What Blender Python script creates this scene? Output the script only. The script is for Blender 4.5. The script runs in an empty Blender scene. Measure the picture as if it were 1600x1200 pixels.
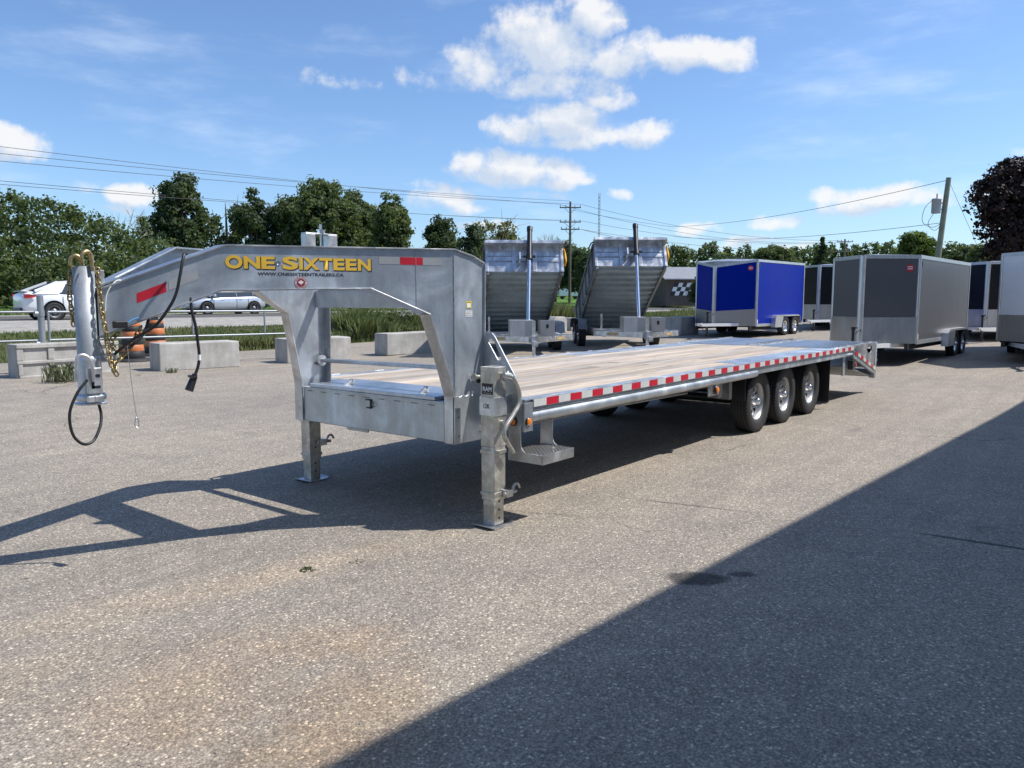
import bpy, bmesh, math, random
import numpy as np
from mathutils import Vector, Matrix
R = math.radians
rnd = random.Random(7)
scene = bpy.context.scene
C = scene.collection

# ------------------------------------------------------------------ camera
PITCH = math.atan(130/1202.0); YAW = math.atan2(967, math.hypot(1202, 130))
cam_d = bpy.data.cameras.new('camera'); cam = bpy.data.objects.new('camera', cam_d); C.objects.link(cam)
cam.location = (0, 0, 1.66)
cam.rotation_euler = (R(90)-PITCH, 0, YAW-R(90))
cam_d.sensor_width = 36; cam_d.lens = 36*1202/1600.0
cam_d.clip_start = 0.05; cam_d.clip_end = 6000
scene.camera = cam

# ------------------------------------------------------------------ sky, sun, exposure
SUN = Vector((0.5, -0.56, 1.0)).normalized()
SUN_EL = math.asin(SUN.z)
world = bpy.data.worlds.new('World'); scene.world = world; world.use_nodes = True
scene.view_settings.view_transform = 'Standard'; scene.view_settings.look = 'None'
scene.view_settings.gamma = 1; scene.view_settings.use_curve_mapping = False
scene.view_settings.exposure = 0.42
sun_d = bpy.data.lights.new('sun', 'SUN'); sun_d.energy = 4.3; sun_d.angle = R(0.5); sun_d.color = (1.0, 0.96, 0.905)
sun = bpy.data.objects.new('sun', sun_d); C.objects.link(sun)
sun.rotation_euler = SUN.to_track_quat('Z', 'Y').to_euler()

def build_world():
    nt = world.node_tree; nt.nodes.clear(); N = nt.nodes; L = nt.links
    out = N.new('ShaderNodeOutputWorld'); bg = N.new('ShaderNodeBackground')
    sky = N.new('ShaderNodeTexSky'); sky.sky_type = 'NISHITA'; sky.sun_disc = False
    sky.sun_elevation = SUN_EL; sky.sun_rotation = math.atan2(SUN.x, SUN.y)
    sky.altitude = 300; sky.air_density = 1.0; sky.dust_density = 0.9; sky.ozone_density = 1.6
    bg.inputs['Strength'].default_value = 0.115
    tc = N.new('ShaderNodeTexCoord')
    # cloud coordinates: directions on the sky unrolled about the compass heading of the lot
    F = Vector((math.cos(YAW), math.sin(YAW), 0)); Rt = Vector((math.sin(YAW), -math.cos(YAW), 0))
    def m(op, a, b=None, c=None, clamp=False):
        n = N.new('ShaderNodeMath'); n.operation = op; n.use_clamp = clamp
        for i, v in enumerate((a, b, c)):
            if v is None: continue
            if isinstance(v, (int, float)): n.inputs[i].default_value = v
            else: L.new(v, n.inputs[i])
        return n.outputs[0]
    def vm(op, a, b=None):
        n = N.new('ShaderNodeVectorMath'); n.operation = op
        for i, v in enumerate((a, b)):
            if v is None: continue
            if isinstance(v, (tuple, Vector)): n.inputs[i].default_value = tuple(v)
            else: L.new(v, n.inputs[i])
        return n.outputs['Value'] if op == 'DOT_PRODUCT' else n.outputs[0]
    d = vm('NORMALIZE', tc.outputs['Generated'])
    az = m('ARCTAN2', vm('DOT_PRODUCT', d, Rt), vm('DOT_PRODUCT', d, F))     # radians to the right of the heading
    el = m('ARCSINE', vm('DOT_PRODUCT', d, (0, 0, 1)))
    cb = N.new('ShaderNodeCombineXYZ'); L.new(az, cb.inputs[0]); L.new(el, cb.inputs[1])
    P = cb.outputs[0]
    # heaps of cumulus: (azimuth, elevation, half width, half height, weight)
    B = CLOUDS
    def density(P):
        wn = N.new('ShaderNodeTexNoise'); wn.inputs['Scale'].default_value = 11; wn.inputs['Detail'].default_value = 5
        L.new(P, wn.inputs['Vector'])
        w = vm('MULTIPLY', vm('SUBTRACT', wn.outputs['Color'], (.5, .5, .5)), (.075, .045, 0))
        Q = vm('ADD', P, w)
        acc = None
        for (a, e, sx, sy, wt) in B:
            q = vm('MULTIPLY', vm('SUBTRACT', Q, (a, e, 0)), (1/sx, 1/sy, 0))
            v = m('MULTIPLY_ADD', vm('DOT_PRODUCT', q, q), -wt*.62, wt)
            acc = v if acc is None else m('MAXIMUM', acc, v)
        # the rest of the sky carries the same kind of scattered heaps
        fn = N.new('ShaderNodeTexNoise'); fn.inputs['Scale'].default_value = 3.2; fn.inputs['Detail'].default_value = 2
        L.new(vm('MULTIPLY', P, (1, 2.0, 0)), fn.inputs['Vector'])
        outside = m('GREATER_THAN', m('ABSOLUTE', az), 0.72)
        far = m('MULTIPLY_ADD', fn.outputs[0], 4.0, -2.45)
        far = m('ADD', m('MULTIPLY', m('MAXIMUM', far, -.45), outside), m('MULTIPLY_ADD', outside, .45, -.45))
        acc = m('MAXIMUM', acc, far)
        nn = N.new('ShaderNodeTexNoise'); nn.inputs['Scale'].default_value = 19; nn.inputs['Detail'].default_value = 9
        nn.inputs['Roughness'].default_value = .62
        L.new(P, nn.inputs['Vector'])
        return m('ADD', acc, m('MULTIPLY_ADD', nn.outputs[0], 2.9, -1.62)), nn.outputs[0]
    d0, n0 = density(P)
    d1, n1 = density(vm('ADD', P, (0.018, 0.022, 0)))
    mr = N.new('ShaderNodeMapRange'); mr.interpolation_type = 'SMOOTHSTEP'
    L.new(d0, mr.inputs[0]); mr.inputs[1].default_value = 0.0; mr.inputs[2].default_value = .9
    L_mask = m('MULTIPLY', mr.outputs[0], 0.93)
    lit = N.new('ShaderNodeMapRange'); L.new(m('SUBTRACT', d1, m('MULTIPLY', d0, .45)), lit.inputs[0])
    lit.inputs[1].default_value = -.4; lit.inputs[2].default_value = .45; lit.inputs[3].default_value = 1; lit.inputs[4].default_value = 0
    cc = N.new('ShaderNodeMixRGB'); L.new(lit.outputs[0], cc.inputs[0])
    cc.inputs[1].default_value = (4.2, 4.75, 5.6, 1); cc.inputs[2].default_value = (6.3, 6.3, 6.35, 1)
    # thin high wisps
    wi = N.new('ShaderNodeTexNoise'); wi.inputs['Scale'].default_value = 5; wi.inputs['Detail'].default_value = 8
    wi.inputs['Roughness'].default_value = .6
    L.new(vm('MULTIPLY', P, (.7, 2.6, 0)), wi.inputs['Vector'])
    wr = N.new('ShaderNodeMapRange'); wr.interpolation_type = 'SMOOTHSTEP'; L.new(wi.outputs[0], wr.inputs[0])
    wr.inputs[1].default_value = .50; wr.inputs[2].default_value = .80; wr.inputs[4].default_value = .34
    wm = N.new('ShaderNodeMixRGB'); L.new(wr.outputs[0], wm.inputs[0])
    tint = N.new('ShaderNodeMixRGB'); tint.blend_type = 'MULTIPLY'; tint.inputs[0].default_value = 1
    L.new(sky.outputs[0], tint.inputs[1]); tint.inputs[2].default_value = SKY_TINT
    L.new(tint.outputs[0], wm.inputs[1]); wm.inputs[2].default_value = (7.0, 7.6, 8.4, 1)
    fin = N.new('ShaderNodeMixRGB'); L.new(L_mask, fin.inputs[0]); L.new(wm.outputs[0], fin.inputs[1]); L.new(cc.outputs[0], fin.inputs[2])
    L.new(fin.outputs[0], bg.inputs['Color']); L.new(bg.outputs[0], out.inputs[0])
    world.cycles.sampling_method = 'MANUAL'; world.cycles.sample_map_resolution = 512

SKY_TINT = (0.80, 0.96, 1.15, 1)
def _cl(rows):
    out = []
    for (px, py, rx, ry, w) in rows:      # where each heap stands, noted off a 1600 x 1200 plan of the sky
        a = math.atan2((px-800), 1209-(600-py)*.1); dist = math.hypot(1209, px-800)
        e = math.atan2((470-py), dist)
        out.append((a, e, rx/1209.0*(1209/dist), ry/dist, w))
    return out
CLOUDS = _cl([(905,45,60,34,1.25),(850,85,95,42,1.2),(1000,100,95,28,1.15),(1095,100,55,24,1.1),(760,110,70,34,.9),(690,132,75,22,.5),
 (860,140,110,24,.9),(935,162,42,15,.9),(540,134,80,12,.34),(880,198,75,32,1.2),(810,212,60,22,1.1),(965,215,62,22,1.2),(880,228,110,12,.85),
 (800,270,90,24,1.25),(742,262,34,20,1.1),(868,285,46,14,1.0),(955,307,30,11,1.0),(848,306,30,7,.6),(690,318,55,22,.95),(720,330,60,12,.8),(672,298,34,12,.8),
 (30,238,68,30,1.3),(15,255,70,16,1.0),(228,305,48,18,1.15),(200,328,30,8,.7),(150,288,26,12,.6),
 (1350,310,95,20,1.25),(1300,332,48,16,1.0),(1420,316,44,13,1.0),(1205,355,40,13,1.0),(1080,362,36,10,.9),(1150,382,70,9,.75),(1530,298,38,11,.9),(1578,238,36,9,.7),
 (720,2,80,9,.85),(1035,2,80,10,.9),(1240,388,60,7,.7),(750,360,60,9,.8)])
build_world()

# ------------------------------------------------------------------ materials
def new_mat(name):
    m = bpy.data.materials.new(name); m.use_nodes = True
    return m, m.node_tree, m.node_tree.nodes['Principled BSDF']
def ramp(nt, fac, stops):
    r = nt.nodes.new('ShaderNodeValToRGB'); nt.links.new(fac, r.inputs[0])
    el = r.color_ramp.elements
    while len(el) < len(stops): el.new(0.5)
    for e, (p, c) in zip(el, stops): e.position = p; e.color = (*c, 1) if len(c) == 3 else c
    return r.outputs[0]
def noise(nt, vec, scale, detail=4, rough=.55, dist=0):
    n = nt.nodes.new('ShaderNodeTexNoise'); n.inputs['Scale'].default_value = scale; n.inputs['Detail'].default_value = detail
    n.inputs['Roughness'].default_value = rough; n.inputs['Distortion'].default_value = dist
    if vec is not None: nt.links.new(vec, n.inputs['Vector'])
    return n
def mapping(nt, vec, scale):
    n = nt.nodes.new('ShaderNodeVectorMath'); n.operation = 'MULTIPLY'; nt.links.new(vec, n.inputs[0]); n.inputs[1].default_value = scale
    return n.outputs[0]
def mix(nt, fac, a, b, mode='MIX'):
    n = nt.nodes.new('ShaderNodeMixRGB'); n.blend_type = mode
    for i, v in enumerate((fac, a, b)):
        if isinstance(v, (int, float)): n.inputs[i].default_value = v
        elif isinstance(v, tuple): n.inputs[i].default_value = (*v, 1) if len(v) == 3 else v
        else: nt.links.new(v, n.inputs[i])
    return n.outputs[0]
def math_n(nt, op, a, b=None, clamp=False):
    n = nt.nodes.new('ShaderNodeMath'); n.operation = op; n.use_clamp = clamp
    for i, v in enumerate((a, b)):
        if v is None: continue
        if isinstance(v, (int, float)): n.inputs[i].default_value = v
        else: nt.links.new(v, n.inputs[i])
    return n.outputs[0]
def bump(nt, bsdf, h, strength, dist=.01):
    b = nt.nodes.new('ShaderNodeBump'); b.inputs['Strength'].default_value = strength; b.inputs['Distance'].default_value = dist
    nt.links.new(h, b.inputs['Height']); nt.links.new(b.outputs[0], bsdf.inputs['Normal'])
def pos(nt): return nt.nodes.new('ShaderNodeNewGeometry').outputs['Position']
def objc(nt): return nt.nodes.new('ShaderNodeTexCoord').outputs['Object']

def plain(name, col, rough=.5, metal=0.0, var=.12, scale=6.0, coat=0.0, bmp=0.0, spec=.5):
    m, nt, b = new_mat(name); v = objc(nt); b.inputs['Specular IOR Level'].default_value = spec
    n = noise(nt, v, scale, 5)
    lo = tuple(c*(1-var) for c in col); hi = tuple(min(1, c*(1+var)) for c in col)
    nt.links.new(ramp(nt, n.outputs[0], [(.3, lo), (.7, hi)]), b.inputs['Base Color'])
    b.inputs['Metallic'].default_value = metal
    rr = nt.nodes.new('ShaderNodeMapRange'); nt.links.new(n.outputs[0], rr.inputs[0])
    rr.inputs[3].default_value = max(0, rough-.08); rr.inputs[4].default_value = min(1, rough+.08)
    nt.links.new(rr.outputs[0], b.inputs['Roughness'])
    b.inputs['Coat Weight'].default_value = coat
    if bmp: bump(nt, b, noise(nt, v, scale*12, 4).outputs[0], bmp, .004)
    return m
def galvanized(name, base=.42, rough=.42, metal=.8, blotch=2.4, tint=(1, 1.01, 1.02), grit=1.0):
    m, nt, b = new_mat(name); v = objc(nt)
    n1 = noise(nt, v, blotch, 6, .6, .6); n2 = noise(nt, mapping(nt, v, (14, 14, 2)), 1.0, 4)
    vo = nt.nodes.new('ShaderNodeTexVoronoi'); vo.inputs['Scale'].default_value = 75; nt.links.new(v, vo.inputs['Vector'])
    c = ramp(nt, n1.outputs[0], [(.28, tuple(base*(1-.34*grit)*t for t in tint)), (.5, tuple(base*t for t in tint)), (.70, tuple(min(1, base*(1+.5*grit)*t) for t in tint))])
    c = mix(nt, .16*grit, c, vo.outputs['Color'], 'SOFT_LIGHT')
    c = mix(nt, .35, c, ramp(nt, n2.outputs[0], [(.35, (.62, .62, .62)), (.65, (1, 1, 1))]), 'MULTIPLY')
    n3 = noise(nt, v, 9, 7, .7)
    c = mix(nt, ramp(nt, n3.outputs[0], [(.62, (0, 0, 0)), (.74, (.45*grit,)*3)]), c, (.62, .63, .63))
    nt.links.new(c, b.inputs['Base Color'])
    b.inputs['Metallic'].default_value = metal
    rr = nt.nodes.new('ShaderNodeMapRange'); nt.links.new(n1.outputs[0], rr.inputs[0]); rr.inputs[1].default_value = .3; rr.inputs[2].default_value = .7
    rr.inputs[3].default_value = rough-.1; rr.inputs[4].default_value = rough+.12
    nt.links.new(rr.outputs[0], b.inputs['Roughness'])
    bump(nt, b, noise(nt, v, 30 if grit > .5 else 5, 6).outputs[0], .12 if grit > .5 else .05, .004)
    return m
def asphalt(name, light=1.0):
    m, nt, b = new_mat(name); p = pos(nt)
    vo = nt.nodes.new('ShaderNodeTexVoronoi'); vo.inputs['Scale'].default_value = 88; nt.links.new(p, vo.inputs['Vector'])
    vo2 = nt.nodes.new('ShaderNodeTexVoronoi'); vo2.inputs['Scale'].default_value = 170; nt.links.new(p, vo2.inputs['Vector'])
    sep = nt.nodes.new('ShaderNodeSeparateColor'); nt.links.new(vo.outputs['Color'], sep.inputs[0])
    sep2 = nt.nodes.new('ShaderNodeSeparateColor'); nt.links.new(vo2.outputs['Color'], sep2.inputs[0])
    stone = ramp(nt, sep.outputs[0], [(0, (.13, .127, .121)), (.3, (.205, .20, .192)), (.78, (.252, .245, .232)), (.93, (.37, .355, .325)), (1, (.72, .69, .62))])
    stone2 = ramp(nt, sep2.outputs[0], [(0, (.10, .098, .095)), (.55, (.185, .18, .175)), (1, (.36, .35, .325))])
    c = mix(nt, .42, stone, stone2)
    # gaps between stones
    gap = ramp(nt, vo.outputs['Distance'], [(.35, (1, 1, 1)), (.75, (.62, .61, .6))])
    c = mix(nt, 1.0, c, gap, 'MULTIPLY')
    big = noise(nt, p, .35, 5, .6)
    c = mix(nt, 1.0, c, ramp(nt, big.outputs[0], [(.3, (.88, .89, .9)), (.6, (1.06, 1.05, 1.03))]), 'MULTIPLY')
    mid = noise(nt, p, 2.4, 6, .65)
    c = mix(nt, 1.0, c, ramp(nt, mid.outputs[0], [(.28, (.86, .86, .87)), (.6, (1.04, 1.04, 1.03))]), 'MULTIPLY')
    # drag streaks along the lot
    st = noise(nt, mapping(nt, p, (.5, 5, 1)), 1.0, 5)
    c = mix(nt, .5, c, ramp(nt, st.outputs[0], [(.35, (.86, .86, .87)), (.6, (1.08, 1.07, 1.05))]), 'MULTIPLY')
    # rusty brown dust in a few worn places
    def blob(x, y, rx, ry, ang):
        soft = .9 if ry > .13 else .35
        mp = nt.nodes.new('ShaderNodeMapping'); mp.vector_type = 'TEXTURE'; mp.inputs['Location'].default_value = (x, y, 0)
        mp.inputs['Rotation'].default_value = (0, 0, ang); mp.inputs['Scale'].default_value = (rx, ry, 1000)
        nt.links.new(p, mp.inputs['Vector'])
        dn = noise(nt, p, 3.0, 6, .7)
        ln = nt.nodes.new('ShaderNodeVectorMath'); ln.operation = 'LENGTH'; nt.links.new(mp.outputs[0], ln.inputs[0])
        v = math_n(nt, 'ADD', ln.outputs['Value'], math_n(nt, 'MULTIPLY', math_n(nt, 'SUBTRACT', dn.outputs[0], .5), 1.6))
        r = nt.nodes.new('ShaderNodeMapRange'); r.interpolation_type = 'SMOOTHSTEP'; nt.links.new(v, r.inputs[0])
        r.inputs[1].default_value = 1.0+soft*.35; r.inputs[2].default_value = 1-soft; r.inputs[3].default_value = 0; r.inputs[4].default_value = 1
        return r.outputs[0]
    for (x, y, rx, ry, a, k, col) in STAINS:
        c = mix(nt, math_n(nt, 'MULTIPLY', blob(x, y, rx, ry, a), k), c, mix(nt, 1.0, c, col, 'MULTIPLY'))
    # fine cracks
    cr = nt.nodes.new('ShaderNodeTexVoronoi'); cr.feature = 'DISTANCE_TO_EDGE'; cr.inputs['Scale'].default_value = .16
    wob = nt.nodes.new('ShaderNodeVectorMath'); wob.operation = 'ADD'; nt.links.new(p, wob.inputs[0])
    nt.links.new(mapping(nt, noise(nt, p, 1.2, 5).outputs['Color'], (1.1, 1.1, 0)), wob.inputs[1]); nt.links.new(wob.outputs[0], cr.inputs['Vector'])
    ck = ramp(nt, cr.outputs['Distance'], [(.0004, (.45, .45, .45)), (.0016, (1, 1, 1))])
    ckm = ramp(nt, noise(nt, p, .5, 3).outputs[0], [(.52, (0, 0, 0)), (.6, (1, 1, 1))])
    c = mix(nt, ckm, c, mix(nt, 1.0, c, ck, 'MULTIPLY'))
    c = mix(nt, 1.0, c, (light*1.085, light*.985, light*.87), 'MULTIPLY')
    nt.links.new(c, b.inputs['Base Color']); b.inputs['Roughness'].default_value = .82
    b.inputs['Specular IOR Level'].default_value = .35
    h = math_n(nt, 'ADD', math_n(nt, 'MULTIPLY', vo.outputs['Distance'], -1.0), math_n(nt, 'MULTIPLY', vo2.outputs['Distance'], -.5))
    bump(nt, b, h, .4, .006)
    return m
STAINS = [(2.25, 3.0, .5, .25, -.9, .45, (1.08, .88, .70)), (1.55, 3.05, .6, .5, .5, .55, (1.0, .85, .70)), (1.9, 2.3, .7, .35, .7, .6, (1.0, .84, .68)), (1.2, 2.2, .8, .5, .4, .5, (.95, .82, .68)),
          (2.5, 4.0, 1.7, .24, -.22, .8, (1.26, 1.17, 1.05)), (1.0, 3.7, .7, .3, 0, .5, (1.15, 1.05, .93)), (2.0, 4.45, .9, .05, -.1, .5, (.76, .76, .78)),
          (4.19, 1.93, .19, .12, -.9, 1, (.30, .30, .32)), (4.43, 1.74, .09, .05, -.9, 1, (.40, .40, .42)), (6.06, .65, .55, .028, -1.5, 1, (.30, .30, .32)), (5.7, 2.7, .6, .020, -1.35, .9, (.45, .45, .47)),
          (6.0, 6.3, .9, .25, .1, .35, (.75, .73, .7)), (8, 2.2, 2.5, .5, 0, .3, (1.12, 1.1, 1.06)), (19, 9.5, 3, 1.2, 0, .5, (.8, .8, .8)), (24, 1.0, 4, .7, .05, .35, (.8, .8, .8)), (12, 2.3, 3.5, .16, -.03, .35, (.84, .84, .84)), (9, 11, 5, .7, .1, .35, (.84, .83, .82))]

def foliage(name, cols, scale=.5, trans=.42):
    m, nt, b = new_mat(name)
    g = nt.nodes.new('ShaderNodeNewGeometry'); n = noise(nt, g.outputs['Position'], scale, 4)
    c = ramp(nt, n.outputs[0], [(.3, cols[0]), (.52, cols[1]), (.72, cols[2])])
    at = nt.nodes.new('ShaderNodeAttribute'); at.attribute_name = 'tone'
    c = mix(nt, 1.0, c, ramp(nt, at.outputs['Fac'], [(0, (.62, .66, .62)), (1, (1.45, 1.35, 1.15))]), 'MULTIPLY')
    nt.links.new(c, b.inputs['Base Color']); b.inputs['Roughness'].default_value = .6; b.inputs['Specular IOR Level'].default_value = .25
    t = nt.nodes.new('ShaderNodeBsdfTranslucent'); nt.links.new(mix(nt, 1, c, (1.25, 1.35, .6), 'MULTIPLY'), t.inputs['Color'])
    ms = nt.nodes.new('ShaderNodeMixShader'); ms.inputs[0].default_value = trans
    nt.links.new(b.outputs[0], ms.inputs[1]); nt.links.new(t.outputs[0], ms.inputs[2])
    nt.links.new(ms.outputs[0], nt.nodes['Material Output'].inputs[0])
    return m
def wood(name):
    m, nt, b = new_mat(name); v = objc(nt)
    oi = nt.nodes.new('ShaderNodeObjectInfo')
    off = nt.nodes.new('ShaderNodeVectorMath'); off.operation = 'ADD'; nt.links.new(mapping(nt, v, (.9, 26, 26)), off.inputs[0])
    cb = nt.nodes.new('ShaderNodeCombineXYZ'); nt.links.new(math_n(nt, 'MULTIPLY', oi.outputs['Random'], 57), cb.inputs[0]); nt.links.new(cb.outputs[0], off.inputs[1])
    g = noise(nt, off.outputs[0], 1.0, 7, .65, .5)
    c = ramp(nt, g.outputs[0], [(.28, (.24, .195, .155)), (.45, (.42, .365, .305)), (.58, (.55, .495, .43)), (.72, (.66, .62, .56))])
    off2 = nt.nodes.new('ShaderNodeVectorMath'); off2.operation = 'ADD'; nt.links.new(mapping(nt, v, (.45, 2.5, 1)), off2.inputs[0]); nt.links.new(cb.outputs[0], off2.inputs[1])
    g2 = noise(nt, off2.outputs[0], 1.0, 4)
    c = mix(nt, .75, c, ramp(nt, g2.outputs[0], [(.3, (.55, .55, .57)), (.5, (.95, .95, .96)), (.66, (1.10, .97, .80))]), 'MULTIPLY')
    pb = ramp(nt, oi.outputs['Random'], [(0, (.70, .69, .69)), (.35, (.93, .92, .90)), (.6, (1.0, .93, .84)), (1, (1.14, 1.14, 1.15))])
    c = mix(nt, 1, c, pb, 'MULTIPLY')
    kv = nt.nodes.new('ShaderNodeTexVoronoi'); kv.inputs['Scale'].default_value = 1.0
    offk = nt.nodes.new('ShaderNodeVectorMath'); offk.operation = 'ADD'; nt.links.new(mapping(nt, v, (2.2, 7, 0)), offk.inputs[0]); nt.links.new(cb.outputs[0], offk.inputs[1]); nt.links.new(offk.outputs[0], kv.inputs['Vector'])
    c = mix(nt, 1, c, ramp(nt, kv.outputs['Distance'], [(.05, (.38, .28, .2)), (.12, (1, 1, 1))]), 'MULTIPLY')
    nt.links.new(c, b.inputs['Base Color']); b.inputs['Roughness'].default_value = .78
    bump(nt, b, g.outputs[0], .3, .003)
    return m
def ground_mat(name, cols, scale, bmp=.5, detail=8):
    m, nt, b = new_mat(name); p = pos(nt)
    n = noise(nt, p, scale, detail, .65); n2 = noise(nt, p, scale*14, 5, .7)
    c = ramp(nt, n.outputs[0], [(.3, cols[0]), (.5, cols[1]), (.7, cols[2])])
    c = mix(nt, .8, c, ramp(nt, n2.outputs[0], [(.3, (.6, .6, .6)), (.65, (1.2, 1.2, 1.2))]), 'MULTIPLY')
    nt.links.new(c, b.inputs['Base Color']); b.inputs['Roughness'].default_value = .95; b.inputs['Specular IOR Level'].default_value = .15
    bump(nt, b, n2.outputs[0], bmp, .05)
    return m
def concrete(name):
    m, nt, b = new_mat(name); v = objc(nt)
    n = noise(nt, v, 2.2, 8, .65); n2 = noise(nt, mapping(nt, v, (5, 5, .8)), 1.0, 5); n3 = noise(nt, v, 40, 4)
    c = ramp(nt, n.outputs[0], [(.28, (.30, .285, .26)), (.5, (.42, .405, .375)), (.72, (.52, .50, .465))])
    c = mix(nt, .6, c, ramp(nt, n2.outputs[0], [(.35, (.68, .67, .64)), (.6, (1.05, 1.05, 1.04))]), 'MULTIPLY')
    vo = nt.nodes.new('ShaderNodeTexVoronoi'); vo.inputs['Scale'].default_value = 22; nt.links.new(v, vo.inputs['Vector'])
    c = mix(nt, 1, c, ramp(nt, vo.outputs['Distance'], [(.06, (.6, .6, .58)), (.14, (1, 1, 1))]), 'MULTIPLY')
    nt.links.new(c, b.inputs['Base Color']); b.inputs['Roughness'].default_value = .9
    bump(nt, b, n3.outputs[0], .5, .006)
    return m
def treadplate(name, base=.5):
    m, nt, b = new_mat(name); v = objc(nt)
    br = nt.nodes.new('ShaderNodeTexWave'); br.inputs['Scale'].default_value = 16; nt.links.new(v, br.inputs['Vector']); br.bands_direction = 'DIAGONAL'
    mp = mapping(nt, v, (1, -1, 1)); br2 = nt.nodes.new('ShaderNodeTexWave'); br2.inputs['Scale'].default_value = 16; br2.bands_direction = 'DIAGONAL'; nt.links.new(mp, br2.inputs['Vector'])
    h = math_n(nt, 'MULTIPLY', br.outputs[0], br2.outputs[0])
    nt.links.new(ramp(nt, h, [(.2, (base*.8,)*3), (.6, (min(1, base*1.25),)*3)]), b.inputs['Base Color'])
    b.inputs['Metallic'].default_value = .9; b.inputs['Roughness'].default_value = .34
    bump(nt, b, h, .6, .004)
    return m
def glass_mat(name, col=(.02, .025, .03)):
    m, nt, b = new_mat(name); v = objc(nt)
    nt.links.new(ramp(nt, noise(nt, v, 3).outputs[0], [(.3, col), (.7, tuple(c*1.6 for c in col))]), b.inputs['Base Color'])
    b.inputs['Roughness'].default_value = .05; b.inputs['Specular IOR Level'].default_value = .7; b.inputs['Coat Weight'].default_value = .6
    return m

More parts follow.
